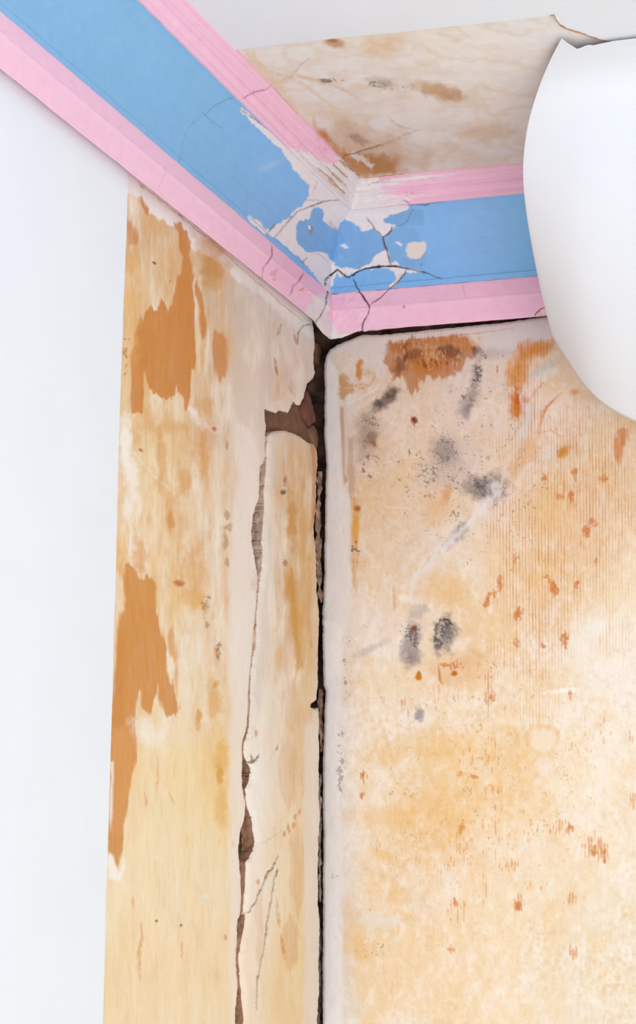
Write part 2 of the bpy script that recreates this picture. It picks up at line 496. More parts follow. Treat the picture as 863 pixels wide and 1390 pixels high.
# smooth strip beside the corner
strip = [(436, 470), (459, 505), (460, 560), (464, 640), (475, 680), (476, 760), (472, 860), (464, 900), (462, 1000), (463, 1100), (464, 1200), (466, 1300), (466, 1500), (430, 1500)]
pt.poly(strip, (230, 220, 213), 3, (2, 3), (6, 30), 0.80, 23)
pt.poly([(461, 552), (467, 552), (468, 640), (472, 650), (466, 660), (463, 610)], (196, 140, 88), 2.0, (1.5, 3), (4, 20), 0.8, 29, 0.4)
pt.poly([(473, 596), (480, 594), (481, 650), (477, 690), (472, 640)], (188, 140, 104), 2.4, (2, 3), (5, 20), 0.55, 30, 0.4)
pt.poly([(477, 676), (487, 680), (486, 735), (484, 800), (478, 800), (477, 740)], (216, 158, 76), 3, (2.5, 5), (5, 20), 0.7, 31, 0.4)
pt.blob(483, 720, 5, 18, (222, 160, 60), 0.55, seed=8)
pt.blob(485, 690, 5, 4, (160, 90, 50), 0.7, seed=9, ws=4)
# large brown stain under the cornice
BS = [(524, 464), (560, 459), (590, 460), (618, 456), (636, 455), (640, 466), (652, 470), (641, 482), (624, 494), (617, 506), (605, 512), (586, 512), (572, 514), (566, 530), (556, 536), (550, 522), (540, 512), (531, 512), (527, 498), (522, 492), (526, 480)]
pt.poly(BS, (186, 126, 78), 3.2, (6, 6), (10, 10), 0.9, 41, 0.25)
pt.poly([(527, 466), (560, 462), (556, 476), (530, 480)], (176, 112, 66), 4, (6, 5), (7, 7), 0.6, 42)
pt.blob(583, 492, 26, 16, (192, 122, 66), 0.6, seed=12, ws=7)
pt.blob(612, 478, 17, 9, (120, 84, 66), 0.65, 10, seed=13, ws=6)
pt.blob(560, 482, 14, 7, (124, 84, 64), 0.55, -20, seed=14, ws=6)
pt.blob(543, 496, 8, 12, (120, 84, 68), 0.6, 25, seed=15, ws=5)
pt.blob(600, 462, 40, 4, (196, 130, 74), 0.5, -3, seed=16, ws=7)
pt.blob(633, 468, 12, 8, (196, 132, 78), 0.55, 0, seed=17, ws=6)
pt.blob(646, 476, 7, 5, (120, 88, 74), 0.7, seed=19, ws=4)
pt.speck(590, 480, 60, 26, (120, 76, 52), 0.7, 0.5, 2.4, seed=20, sy=1.8)
pt.speck(590, 484, 62, 30, (216, 178, 140), 0.6, 0.5, 2.0, seed=120, sy=2.2)
pt.poly([(436, 840), (464, 850), (462, 1000), (463, 1100), (464, 1500), (430, 1500)], (242, 232, 224), 4, (2, 3), (6, 30), 0.6, 24)
# stain beside the corner, upper left
pt.poly([(463, 512), (470, 505), (473, 518), (482, 525), (505, 520), (508, 505), (503, 506), (492, 508), (486, 515), (484, 492), (492, 490), (490, 508), (505, 503), (510, 512), (502, 524), (482, 528), (472, 538), (468, 545), (462, 540)],
        (198, 144, 92), 3, (4, 4), (7, 7), 0.75, 51)
pt.poly([(484, 490), (492, 488), (490, 514), (485, 518)], (206, 134, 64), 2.2, (2, 2), (5, 6), 0.75, 52)
pt.line([(462, 506), (468, 496), (480, 486), (494, 483), (508, 487)], 3.5, (206, 202, 200), 0.5, seed=21)
pt.line([(470, 548), (488, 540), (502, 532), (512, 527)], 4.0, (228, 212, 198), 0.85, -0.0006, 0.3, seed=22)
pt.line([(468, 527), (490, 525), (512, 529)], 1.6, (228, 212, 198), 0.7, seed=23)
pt.line([(478, 562), (500, 556), (530, 555)], 1.6, (230, 212, 192), 0.5, seed=24)
# dark mould
MD = (84, 74, 72)
pt.blob(522, 544, 20, 8, (112, 94, 84), 0.75, -40, 0.6, seed=60, ws=5)
pt.blob(531, 532, 9, 8, (104, 84, 74), 0.6, -60, 0.6, seed=61, ws=5)
pt.blob(512, 548, 7, 5, (86, 76, 72), 0.6, 0, 0.6, seed=62, ws=4)
pt.speck(500, 580, 16, 34, MD, 0.8, 0.7, 1.4, 8, 63, 1.2)
pt.blob(500, 585, 12, 30, (176, 150, 132), 0.45, 5, 0.7, seed=163, ws=6)
pt.speck(500, 630, 18, 40, (110, 92, 84), 0.62, 0.6, 2.0, 0, 64, 1.2)
pt.blob(503, 595, 7, 9, (140, 100, 76), 0.7, 20, seed=65, ws=4)
pt.blob(507, 603, 3, 5, (170, 96, 48), 0.8, -30, seed=66, ws=4)
pt.blob(497, 592, 14, 30, (168, 146, 130), 0.45, 5, 0.7, seed=67)
pt.speck(605, 612, 22, 22, MD, 0.78, 0.7, 1.5, 0, 68)
pt.blob(604, 632, 34, 30, (190, 172, 162), 0.4, 0, 0.7, seed=168, ws=10)
pt.blob(603, 612, 15, 17, (150, 134, 128), 0.6, 0, 0.6, seed=69, ws=6)
pt.speck(598, 650, 40, 36, (120, 105, 100), 0.5, 0.55, 2.0, 0, 70)
pt.blob(648, 662, 20, 14, (140, 126, 122), 0.7, 10, 0.6, seed=71, ws=6)
pt.blob(672, 662, 16, 22, (134, 122, 120), 0.7, 30, 0.6, seed=72, ws=6)
pt.speck(656, 662, 36, 22, MD, 0.72, 0.55, 1.5, 15, 73)
pt.speck(672, 668, 18, 22, MD, 0.7, 0.5, 1.4, 30, 173)
pt.blob(622, 722, 13, 7, (150, 136, 130), 0.65, -50, 0.6, seed=74, ws=5)
pt.speck(614, 700, 12, 22, (98, 86, 82), 0.7, 0.6, 1.8, 20, 75)
pt.line([(650, 690), (632, 708), (612, 730), (590, 752), (565, 778)], 3.0, (178, 160, 148), 0.5, seed=76)
pt.blob(620, 728, 20, 7, (152, 140, 136), 0.55, -42, 0.6, seed=77, ws=6)
pt.speck(636, 545, 16, 16, (108, 92, 88), 0.75, 0.7, 1.9, 0, 78)
pt.blob(636, 545, 9, 20, (166, 148, 140), 0.6, 35, 0.6, seed=79, ws=6)
pt.blob(645, 515, 7, 26, (158, 140, 134), 0.55, 8, 0.6, seed=80, ws=6)
pt.speck(648, 500, 10, 40, (92, 76, 72), 0.72, 0.7, 1.5, 8, 81)
pt.blob(634, 558, 6, 10, (140, 126, 126), 0.6, 15, 0.6, seed=82, ws=5)
pt.speck(668, 482, 24, 7, (110, 96, 98), 0.8, 0.7, 2.0, -5, 83)
pt.blob(668, 480, 24, 7, (172, 158, 158), 0.4, -5, 0.7, seed=84, ws=6)
pt.blob(608, 840, 16, 9, (140, 124, 116), 0.0)
pt.blob(568, 830, 14, 8, (166, 152, 146), 0.5, -30, 0.6, seed=85, ws=6)
pt.blob(557, 876, 12, 24, (146, 134, 132), 0.72, 10, 0.6, seed=86, ws=8)
pt.blob(562, 893, 10, 10, (128, 116, 122), 0.5, 0, 0.6, seed=87, ws=7)
pt.speck(556, 866, 18, 34, (104, 90, 88), 0.65, 0.6, 1.9, 0, 88)
pt.blob(604, 862, 15, 23, (160, 148, 140), 0.8, 10, 0.4, 0.45, 7, seed=89)
pt.speck(602, 860, 18, 26, (92, 84, 82), 0.95, 0.7, 2.2, 10, 189)
pt.blob(610, 866, 8, 14, (166, 150, 140), 0.5, 10, 0.5, seed=90, ws=5)
pt.line([(591, 868), (592, 850), (598, 842), (608, 841), (614, 848)], 3.4, (72, 66, 64), 0.75, seed=91)
pt.blob(594, 878, 5, 5, (92, 82, 80), 0.7, seed=92, ws=4)
pt.blob(569, 969, 6, 9, (150, 142, 146), 0.75, 0, 0.5, seed=93, ws=5)
pt.blob(562, 853, 4, 4, (140, 84, 56), 0.85, seed=94, ws=3)
pt.speck(466, 885, 10, 28, (104, 92, 86), 0.75, 0.8, 1.9, 10, 95)
pt.speck(490, 862, 22, 20, (116, 104, 98), 0.55, 0.7, 1.8, -30, 96)
pt.blob(500, 882, 26, 5, (196, 182, 174), 0.6, -28, 0.6, seed=97, ws=6)
pt.speck(462, 1030, 8, 70, (140, 138, 136), 0.65, 0.55, 1.8, 0, 98, 1.4)
pt.speck(470, 930, 9, 40, (110, 92, 88), 0.55, 0.6, 1.8, 0, 99, 1.2)
pt.speck(483, 752, 8, 20, (96, 86, 80), 0.8, 0.7, 1.9, 0, 100, 1.2)
pt.speck(505, 1288, 26, 14, (110, 98, 88), 0.6, 0.6, 1.8, 0, 102)
pt.speck(500, 1232, 16, 9, (140, 110, 90), 0.65, 0.6, 1.9, -30, 103)
pt.speck(550, 1150, 34, 60, (170, 136, 106), 0.45, 0.5, 1.7, 0, 104)
pt.speck(650, 640, 190, 190, (120, 96, 84), 0.34, 0.55, 1.9, 0, 105)
pt.speck(650, 1050, 210, 250, (190, 140, 92), 0.36, 0.5, 1.7, 0, 106, 1.6)
pt.speck(456, 1220, 10, 80, (176, 176, 176), 0.5, 0.5, 2.4, 0, 107, 1.4)
# yellow-orange stains upper right
OR = (212, 142, 66)
pt.poly([(702, 466), (724, 462), (750, 462), (752, 476), (742, 480), (722, 484), (712, 496), (714, 520), (714, 548), (712, 575), (702, 566), (694, 560), (698, 540), (700, 528), (688, 522), (684, 508), (692, 492), (700, 480)],
        OR, 4.5, (5, 6), (8, 10), 0.62, 111, 0.35)
pt.blob(728, 474, 22, 9, (206, 130, 56), 0.55, -12, 0.6, seed=112, ws=7)
pt.blob(704, 506, 13, 18, (210, 138, 62), 0.5, 10, 0.6, seed=113, ws=6)
pt.blob(704, 548, 11, 22, (200, 122, 48), 0.85, 5, 0.5, seed=114, ws=6)
pt.blob(712, 528, 5, 12, (204, 128, 54), 0.6, 10, 0.5, seed=116, ws=5)
pt.blob(705, 542, 5, 6, (186, 96, 40), 0.7, 0, 0.5, seed=115, ws=4)
pt.line([(692, 598), (698, 590), (704, 578), (708, 566)], 4.5, (214, 148, 80), 0.6, seed=116)
pt.line([(738, 518), (726, 532), (714, 546)], 3.2, (206, 124, 60), 0.75, seed=117)
pt.line([(762, 533), (748, 546), (738, 558), (733, 575), (731, 588), (748, 584), (760, 592)], 5.0, (214, 150, 88), 0.62, seed=118)
pt.line([(752, 542), (742, 552), (737, 566)], 3.0, (202, 120, 56), 0.6, seed=119)
pt.poly([(722, 508), (736, 498), (744, 494), (756, 496), (740, 508), (728, 522), (716, 538), (716, 560), (706, 600), (690, 640), (670, 680), (640, 716), (600, 752), (560, 800), (552, 792), (600, 736), (640, 700), (668, 664), (692, 620), (706, 590), (712, 560), (708, 530)],
        (230, 222, 218), 6, (7, 7), (10, 12), 0.8, 121)
pt.blob(738, 500, 22, 7, (196, 190, 182), 0.6, -30, 0.6, seed=122, ws=8)
pt.blob(722, 525, 11, 14, (232, 206, 188), 0.6, 30, 0.5, seed=123, ws=8)
pt.blob(714, 575, 8, 24, (212, 208, 202), 0.55, 12, 0.6, seed=124, ws=8)
pt.blob(744, 616, 10, 10, (228, 216, 208), 0.7, 0, 0.6, seed=125)
pt.blob(705, 620, 34, 12, (218, 168, 112), 0.4, -50, 0.7, seed=126)
pt.poly([(758, 612), (768, 606), (770, 614), (764, 622), (757, 620)], (200, 138, 60), 2.5, (3, 3), (5, 5), 0.75, 127)
pt.blob(766, 614, 10, 6, (206, 146, 70), 0.6, -40, 0.6, seed=128, ws=6)
pt.blob(780, 532, 6, 4, (206, 142, 80), 0.7, seed=129, ws=4)
pt.blob(795, 535, 20, 8, (222, 176, 128), 0.4, 10, seed=130, ws=6)
pt.poly([(838, 583), (852, 580), (853, 594), (846, 610), (842, 628), (838, 634), (835, 620), (834, 600)], (206, 130, 74), 2.4, (2.5, 4), (5, 12), 0.85, 131, 0.3)
pt.blob(560, 480, 1, 1, OR, 0.0)
pt.blob(562, 570, 4.5, 5, (150, 88, 52), 0.9, 0, 0.4, seed=132, ws=4)
pt.line([(559, 566), (563, 572), (562, 578)], 3.0, (140, 80, 48), 0.9, seed=133)
pt.line([(555, 610), (556, 622)], 1.6, (176, 92, 50), 0.8, seed=134)
pt.line([(674, 496), (675, 505)], 2.4, (206, 120, 56), 0.9, seed=135)
pt.blob(606, 670, 6, 12, (214, 144, 76), 0.6, 18, 0.6, seed=136, ws=5)
pt.blob(590, 690, 20, 22, (226, 180, 124), 0.45, 20, 0.7, seed=137)
pt.line([(522, 688), (560, 690)], 1.4, (240, 226, 210), 0.6, seed=138, jit=0.3)
pt.line([(518, 630), (540, 622), (570, 620)], 1.4, (240, 224, 206), 0.5, seed=139, jit=0.3)
pt.line([(535, 796), (536, 830)], 3.0, (214, 156, 96), 0.6, seed=140)
pt.blob(605, 800, 34, 22, (228, 182, 118), 0.45, 0, 0.7, seed=142)
pt.blob(548, 812, 7, 6, (240, 230, 214), 0.8, seed=143, ws=5)
pt.blob(624, 905, 40, 20, (220, 164, 96), 0.5, -10, 0.7, seed=144)
pt.blob(568, 918, 4, 6, (202, 132, 56), 0.95, 0, 0.3, seed=145, ws=4)
pt.blob(616, 914, 5, 4, (200, 124, 52), 0.95, 0, 0.3, seed=146, ws=4)
pt.line([(595, 902), (596, 922), (600, 930)], 3.0, (206, 138, 66), 0.85, seed=147)
pt.line([(596, 928), (595, 952)], 1.4, (216, 162, 98), 0.7, seed=148)
pt.speck(614, 902, 24, 9, (206, 132, 60), 0.75, 0.7, 2.2, 0, 149, 2.0)
pt.blob(680, 940, 80, 6, (244, 234, 220), 0.0)
pt.blob(760, 938, 22, 3, (246, 240, 232), 0.7, -6, 0.5, seed=150, ws=6)
pt.blob(800, 870, 40, 22, (238, 230, 220), 0.6, -30, 0.7, seed=151)
pt.blob(815, 855, 14, 12, (240, 234, 226), 0.6, 0, 0.6, seed=152)
pt.blob(822, 905, 30, 14, (240, 232, 222), 0.5, 0, 0.6, seed=153)
# combed vertical lines left by the adhesive
def comb(cx, cy, rx, ry, a, col, seed, wmin=0.0, period=4.35):
    i = pt.win(cx - rx * 1.3, cy - ry * 1.3, cx + rx * 1.3, cy + ry * 1.3)
    X, Y = x[i], y[i]
    r = ((X - cx) / rx) ** 2 + ((Y - cy) / ry) ** 2 + 0.45 * fbm(X, Y, 26, 40, 4, seed)
    fall = 1 - sstep(0.55, 1.25, r)
    ph = np.cos(2 * np.pi * (X - 0.006 * Y) / period)
    st = sstep(0.15, 0.95, ph + 0.35 * fbm(X, Y, 5, 30, 3, seed + 1))
    brk = np.clip(0.55 + 0.75 * fbm(X, Y, 5.0, 18, 4, seed + 2), wmin, 1)
    pt.mix(i, fall * st * brk * a, col)
    pt.h[i] += 0.00015 * st * fall
comb(760, 700, 105, 150, 0.50, (206, 138, 78), 201)
comb(800, 640, 62, 70, 0.6, (206, 136, 74), 202)
comb(725, 780, 62, 80, 0.48, (208, 138, 72), 203)
comb(722, 880, 60, 46, 0.6, (212, 142, 84), 204)
comb(712, 535, 26, 65, 0.6, (196, 118, 50), 205)
comb(724, 472, 24, 14, 0.7, (192, 112, 48), 206)
comb(830, 560, 36, 40, 0.5, (216, 156, 96), 207)
comb(730, 960, 40, 36, 0.42, (216, 160, 96), 208)
comb(840, 820, 30, 110, 0.3, (224, 170, 110), 209)
comb(700, 690, 30, 16, 0.5, (214, 152, 64), 210, 0.3)
comb(580, 475, 50, 30, 0.35, (150, 94, 58), 211)
comb(824, 872, 12, 24, 0.6, (214, 162, 106), 212)
# short vertical rust ticks
def ticks(cx, cy, rx, ry, a, col, seed, dens=0.55):
    i = pt.win(cx - rx, cy - ry, cx + rx, cy + ry)
    X, Y = x[i], y[i]
    fall = np.clip(1.2 - ((X - cx) / rx) ** 2 - ((Y - cy) / ry) ** 2, 0, 1)
    ph = 0.5 + 0.5 * np.cos(2 * np.pi * (X - 0.006 * Y) / 4.35)
    nn = vnoise(X / 3.2, Y / 8.5, seed) * 0.7 + 0.3 * vnoise(X / 1.8, Y / 3.5, seed + 4)
    m = sstep(1 - dens * fall, 1 - dens * fall + 0.14, nn * (0.55 + 0.45 * ph)) * a
    pt.mix(i, m, col)
RU = (214, 144, 88)
for k, (cx, cy, rx, ry, dn) in enumerate([(624, 1142, 17, 26, .8), (640, 1030, 30, 34, .5), (625, 1180, 50, 30, .5), (690, 1175, 20, 16, .8), (705, 1226, 15, 18, .85),
        (717, 1134, 10, 14, .75), (762, 1124, 22, 16, .8), (730, 1120, 14, 20, .7), (806, 1150, 20, 24, .85), (820, 1158, 14, 24, .8),
        (776, 1222, 12, 16, .75), (777, 1292, 14, 16, .8), (860, 1090, 8, 22, .8), (665, 1130, 20, 50, .6), (670, 1080, 22, 40, .6),
        (655, 1210, 14, 30, .6), (620, 1235, 25, 25, .6), (600, 1290, 30, 20, .4), (730, 1200, 30, 14, .6), (668, 1020, 14, 40, .7), (664, 940, 12, 40, .7),
        (818, 980, 10, 12, .7), (852, 1000, 12, 14, .6), (700, 1000, 40, 30, .45), (800, 1000, 60, 40, .4), (550, 960, 16, 22, .6), (495, 1056, 8, 14, .8),
        (510, 1140, 24, 24, .55), (640, 990, 30, 24, .5), (745, 1010, 30, 50, .4)]):
    ticks(cx, cy, rx, ry, 0.62, RU if k % 3 else (218, 156, 90), 300 + k, dn * 0.86)
# solid rust chips
for k, (cx, cy, rx, ry, an) in enumerate([(820, 649, 6, 5, -20), (758, 673, 3, 4, 0), (764, 674, 2, 4, 0), (803, 709, 7, 5, 20), (795, 722, 4, 8, 10), (738, 646, 3, 5, 0),
        (742, 782, 4, 3, 20), (748, 790, 4, 5, 10), (752, 800, 4, 9, -8), (783, 795, 3, 5, 0), (809, 763, 2, 5, 0), (704, 833, 6, 7, 20), (698, 760, 2, 5, 0),
        (678, 790, 3, 12, 0), (670, 806, 3, 5, 0), (661, 815, 3, 8, 20), (700, 873, 6, 5, 0), (767, 868, 4, 12, 0), (737, 876, 3, 3, 0), (666, 948, 3, 4, 0),
        (780, 646, 3, 8, 0), (774, 676, 3, 8, 0), (663, 622, 2, 4, 0), (774, 902 + 40, 2, 8, 0), (626, 1124, 3, 8, 10), (704, 1230, 5, 7, 0),
        (806, 1154, 4, 7, 0), (820, 1162, 2, 7, 0), (619, 1225, 4, 5, 0), (774, 1123, 3, 5, 0), (611, 1288, 4, 4, 0), (676, 1074, 3, 2, 0), (624, 1050, 5, 3, 0), (640, 1054, 6, 2, 0),
        (490, 1079, 3, 4, 0), (492, 1052, 3, 5, 30)]):
    pt.speck(cx, cy, rx * 1.5 + 2, ry * 1.4 + 2, (210, 140, 88), 0.95, 0.75, 2.6, an, 400 + k, 2.0)
    pt.blob(cx, cy, rx * 0.9, ry * 0.9, (208, 134, 84) if k % 2 else (206, 138, 78), 0.62, an, 0.5, 0.8, 3.2, 430 + k)
# yellow patches lower left
for k, (cx, cy, rx, ry, an) in enumerate([(520, 1160, 18, 8, 10), (533, 1205, 6, 18, 0), (520, 1110, 40, 16, 0), (478, 1255, 14, 30, 0), (490, 1290, 16, 14, 0),
                                          (600, 1100, 50, 60, 0), (700, 1040, 40, 60, 0), (600, 1010, 40, 20, 0), (530, 1020, 26, 14, -30)]):
    pt.blob(cx, cy, rx, ry, (230, 184, 112), 0.42, an, 0.7, 0.5, 10, 450 + k)
pt.blob(736, 1003, 24, 20, (228, 190, 130), 0.55, 0, 0.15, 0.12, 14, 470)
pt.blob(736, 1004, 20, 17, (238, 224, 204), 0.75, 0, 0.3, 0.25, 10, 471)
pt.blob(738, 1038, 9, 10, (236, 220, 208), 0.6, 0, 0.5, 0.3, 8, 472)
pt.blob(620, 1170, 20, 30, (238, 222, 204), 0.0)
pt.blob(512, 1250, 26, 10, (224, 216, 204), 0.6, 0, 0.6, seed=473)
pt.blob(450, 935, 10, 20, (226, 218, 218), 0.6, 0, 0.6, seed=474)
# crack lip and slightly rounded edge towards the gap; waviness of old plaster
dE, _, _, _, _ = seg_dist(x, y, keep[:-3], False)
lip = np.clip(1 - dE / 5.0, 0, 1)
pt.mix(A, lip ** 2 * 0.2, (206, 188, 178))
mc = np.array([0.72, 0.58, 0.42])
pt.c = np.clip(mc + (pt.c - mc) * 1.14, 0.01, 0.95)
h = pt.h - 0.0035 * lip ** 2 + 0.0012 * fbm(x, y, 60, 90, 3, 700) + 0.0003 * fbm(x, y, 8, 12, 3, 701)
wall_right = finish('wall_right', P, F, edge, pt.c, h, (0, -1, 0), 0.045, M_plaster_r, None, sidecol=(140, 108, 92))
tag(wall_right, kind='structure')

# ------------------------------------------------------------------ left wall
zl = spaced((H, 2.64, 0.06), (2.64, 1.40, 0.0016), (1.40, 0.0, 0.1))
targets = np.arange(120, 446, 1.25)[::-1]
ytab = -np.linspace(0, 3, 3001)
pxt, _ = project(np.stack([np.zeros(3001), ytab, np.full(3001, 2.1)], 1))
yl = np.interp(-targets, -pxt, ytab)                 # columns that fall evenly in view
yl = np.concatenate([yl, spaced((yl[-1] - 0.1, -3.3, 0.1))])
YY, ZZ = np.meshgrid(yl, zl)
PL = np.stack([np.zeros(YY.size), YY.ravel(), ZZ.ravel()], 1)
XL = [150, 200, 250, 300, 345, 380, 410, 435]
YL = [260, 320, 400, 480, 560, 640, 720, 800, 880, 960, 1040, 1120, 1200, 1300]
TL = [
 [(214,176,132),(214,178,134),(228,205,180),(230,225,218),(226,215,205),(216,202,194),(216,202,194),(216,202,194)],
 [(215,170,118),(213,176,134),(214,182,148),(210,168,112),(216,200,186),(216,202,194),(216,202,194),(216,202,194)],
 [(222,178,116),(222,190,146),(212,168,112),(208,182,156),(212,196,182),(214,198,188),(216,200,190),(218,204,196)],
 [(225,178,116),(220,176,118),(218,180,126),(212,184,154),(215,196,181),(216,198,184),(218,200,190),(216,202,194)],
 [(224,184,126),(225,188,132),(222,192,146),(216,190,168),(220,202,190),(222,204,194),(222,206,198),(220,206,198)],
 [(232,210,180),(230,202,154),(226,197,150),(221,193,160),(228,211,197),(217,199,180),(212,182,145),(214,180,145)],
 [(232,190,130),(232,202,158),(228,202,165),(226,207,182),(232,219,209),(222,205,186),(214,181,132),(214,180,148)],
 [(228,176,112),(230,194,138),(227,192,134),(228,210,187),(232,222,213),(221,206,187),(213,180,130),(218,190,158)],
 [(222,168,105),(228,192,136),(232,215,187),(232,218,197),(232,222,216),(222,206,183),(214,182,134),(218,193,163)],
 [(226,180,124),(232,207,165),(234,215,180),(229,203,160),(234,225,216),(226,211,192),(221,197,160),(222,206,188)],
 [(228,190,140),(236,213,168),(236,212,160),(233,200,136),(234,226,219),(228,213,193),(222,197,156),(224,209,192)],
 [(232,202,156),(236,215,173),(236,215,171),(234,208,152),(234,225,217),(230,213,184),(226,202,160),(225,212,199)],
 [(236,216,178),(236,215,175),(236,215,175),(234,215,179),(234,223,210),(232,213,182),(230,207,165),(226,214,203)],
 [(234,210,165),(235,211,169),(236,213,173),(236,213,172),(234,216,193),(229,203,160),(227,202,155),(225,212,199)]]


def paint_left(x, y):
    A = np.arange(x.size)
    wob = 6 * fbm(x, y, 26, 50, 3, 805)
    q = Paint(x, y, coarse(XL, YL, TL, x + wob, y - wob, (234, 222, 212), np.where(x > 350, 0.06, 0.12)))
    calm = 1 - 0.6 * sstep(900, 1040, y)
    n = fbm(x, y, 14, 60, 5, 811) * calm
    # the smooth filler strips hold their colour better than the bare plaster
    bare = 1 - sstep(300, 325, x + 5 * fbm(x, y, 10, 60, 3, 812))
    bare = np.maximum(bare, sstep(366, 374, x) * (1 - sstep(420, 426, x)))
    q.mix(A, np.clip(n - 0.05, 0, 1) * 0.5 * bare, (220, 164, 94))
    q.mix(A, np.clip(-n - 0.05, 0, 1) * 0.8, (240, 228, 214))
    n = fbm(x, y, 4.5, 22, 4, 815) * calm
    q.mix(A, np.clip(n - 0.2, 0, 1) * 0.4 * bare, (206, 142, 76))
    q.mix(A, np.clip(-n - 0.2, 0, 1) * 0.4 * bare, (240, 228, 212))
    n = fbm(x, y, 2.4, 26, 4, 821)
    q.mix(A, np.clip(n - 0.1, 0, 1) * 0.12 * (0.3 + bare), (206, 160, 112))
    q.mix(A, np.clip(-n - 0.2, 0, 1) * 0.12, (240, 230, 218))
    n = fbm(x, y, 30, 30, 4, 823)
    q.mix(A, np.clip(n, 0, 1) * 0.25 * sstep(300, 330, x) * (1 - sstep(600, 640, y)), (200, 178, 162))
    # pale band along the bottom of the cornice
    q.poly([(150, 215), (172, 235), (172, 260), (182, 265), (192, 268), (196, 274), (203, 286), (212, 295), (222, 300), (236, 306), (245, 312), (252, 328), (262, 340), (280, 347), (297, 356), (312, 372), (330, 388), (352, 402), (370, 418), (392, 440), (424, 462), (432, 452), (425, 425), (300, 320), (230, 262), (150, 200)],
           (236, 234, 232), 2.5, (2, 2.5), (10, 8), 0.97, 31)
    q.poly([(330, 380), (420, 452), (430, 470), (424, 520), (400, 470), (360, 430), (320, 392)], (218, 206, 198), 9, (6, 6), (14, 14), 0.6, 32)
    q.line([(188, 246), (230, 281), (290, 330), (340, 374), (380, 410), (412, 436)], 1.5, (206, 186, 150), 0.75, 0.0008, 0.8, 33)
    q.line([(190, 251), (196, 256)], 2.4, (170, 96, 50), 0.9, seed=34)
    q.line([(242, 290), (248, 295)], 2.0, (150, 96, 60), 0.8, seed=35)
    # solid brown-orange patches of old paint
    BO = (201, 130, 60); B2 = (204, 138, 68)
    q.poly([(192, 264), (195, 272), (198, 280), (203, 283), (203, 290), (200, 295), (197, 288), (193, 278)], (196, 126, 62), 1.5, (1.5, 3), (4, 16), 0.9, 41, 0.2)
    q.poly([(173, 296), (179, 300), (184, 310), (188, 322), (187, 334), (181, 330), (174, 336)], (200, 134, 72), 2.2, (2, 4), (4, 16), 0.85, 42, 0.25)
    q.poly([(165, 336), (190, 330), (190, 350), (180, 372), (166, 372)], (214, 164, 102), 5, (3, 6), (5, 20), 0.5, 43, 0.3)
    q.poly([(236, 306), (240, 300), (246, 304), (252, 314), (258, 326), (258, 334), (257, 345), (260, 358), (262, 372), (261, 388), (262, 404), (263, 425), (265, 450),
            (266, 480), (265, 502), (260, 505), (259, 520), (257, 540), (253, 552), (251, 558), (249, 545), (245, 535), (241, 530), (238, 524),
            (236, 538), (228, 542), (220, 542), (212, 536), (206, 530), (200, 525), (196, 512), (194, 505), (195, 520), (195, 540), (193, 562), (178, 561), (176, 548),
            (176, 520), (175, 490), (178, 470), (183, 452), (186, 440), (191, 426), (194, 436), (196, 424), (203, 415), (207, 420), (213, 421), (218, 407), (220, 404), (224, 412), (229, 422),
            (233, 412), (235, 400), (238, 388), (242, 374), (245, 366), (246, 352), (244, 340), (243, 325), (240, 314)], BO, 1.3, (2.0, 3.5), (4.0, 22), 0.97, 44, 0.12, h=0.0006)
    q.poly([(263, 384), (266, 380), (271, 392), (275, 410), (280, 434), (281, 448), (278, 462), (274, 458), (272, 440), (268, 425), (267, 408)], BO, 1.5, (1.6, 4), (4, 18), 0.95, 45, 0.15)
    q.poly([(275, 462), (279, 462), (277, 500), (274, 510), (272, 490)], (218, 170, 110), 2.0, (2, 4), (4, 18), 0.7, 46)
    q.poly([(288, 452), (293, 447), (300, 452), (306, 462), (308, 476), (308, 500), (306, 512), (302, 514), (298, 520), (294, 512), (290, 498), (288, 480), (286, 466)], (202, 134, 72), 3.0, (2, 4), (4, 20), 0.93, 47, 0.15)
    q.blob(285, 348, 22, 34, (206, 150, 84), 0.6, -20, 0.6, 0.4, 10, 48)
    q.blob(284, 372, 12, 20, (196, 134, 60), 0.5, 10, 0.6, 0.4, 8, 49)
    q.blob(178, 420, 10, 70, (226, 176, 106), 0.5, 0, 0.7, 0.4, 14, 50)
    q.poly([(166, 460), (176, 456), (174, 560), (166, 562)], (226, 196, 152), 3, (3, 6), (4, 20), 0.6, 51)
    q.speck(172, 480, 8, 40, (190, 120, 60), 0.7, 0.7, 2.0, 0, 52, 2.0)
    q.poly([(266, 404), (270, 420), (272, 460), (270, 500), (267, 505), (266, 470)], (232, 206, 172), 2.2, (1.5, 3), (4, 20), 0.8, 53)
    q.poly([(266, 540), (290, 540), (290, 566), (275, 558), (264, 552)], (210, 152, 78), 4, (4, 5), (6, 14), 0.55, 54, 0.3)
    q.poly([(256, 552), (264, 556), (274, 570), (284, 578), (280, 588), (268, 578), (258, 566)], (240, 230, 222), 3, (3, 3), (8, 8), 0.85, 55)
    q.blob(230, 580, 22, 8, (214, 158, 88), 0.5, 0, 0.7, seed=56)
    q.blob(170, 600, 8, 30, (240, 234, 226), 0.85, 0, 0.5, 0.4, 8, 57)
    q.blob(176, 640, 9, 34, (238, 230, 220), 0.8, -10, 0.5, 0.4, 8, 58)
    q.blob(173, 688, 6, 16, (238, 230, 220), 0.75, 0, 0.5, 0.4, 8, 59)
    q.line([(180, 612), (196, 634), (215, 652), (240, 672)], 1.6, (240, 226, 206), 0.6, seed=60)
    q.blob(190, 611, 3, 2, (190, 110, 50), 0.9, 20, 0.4, seed=61, ws=3)
    q.blob(291, 582, 4, 3, (176, 96, 44), 0.85, 20, 0.4, seed=62, ws=3)
    q.blob(209, 357, 3, 1.8, (120, 74, 50), 0.9, 30, 0.4, seed=63, ws=3)
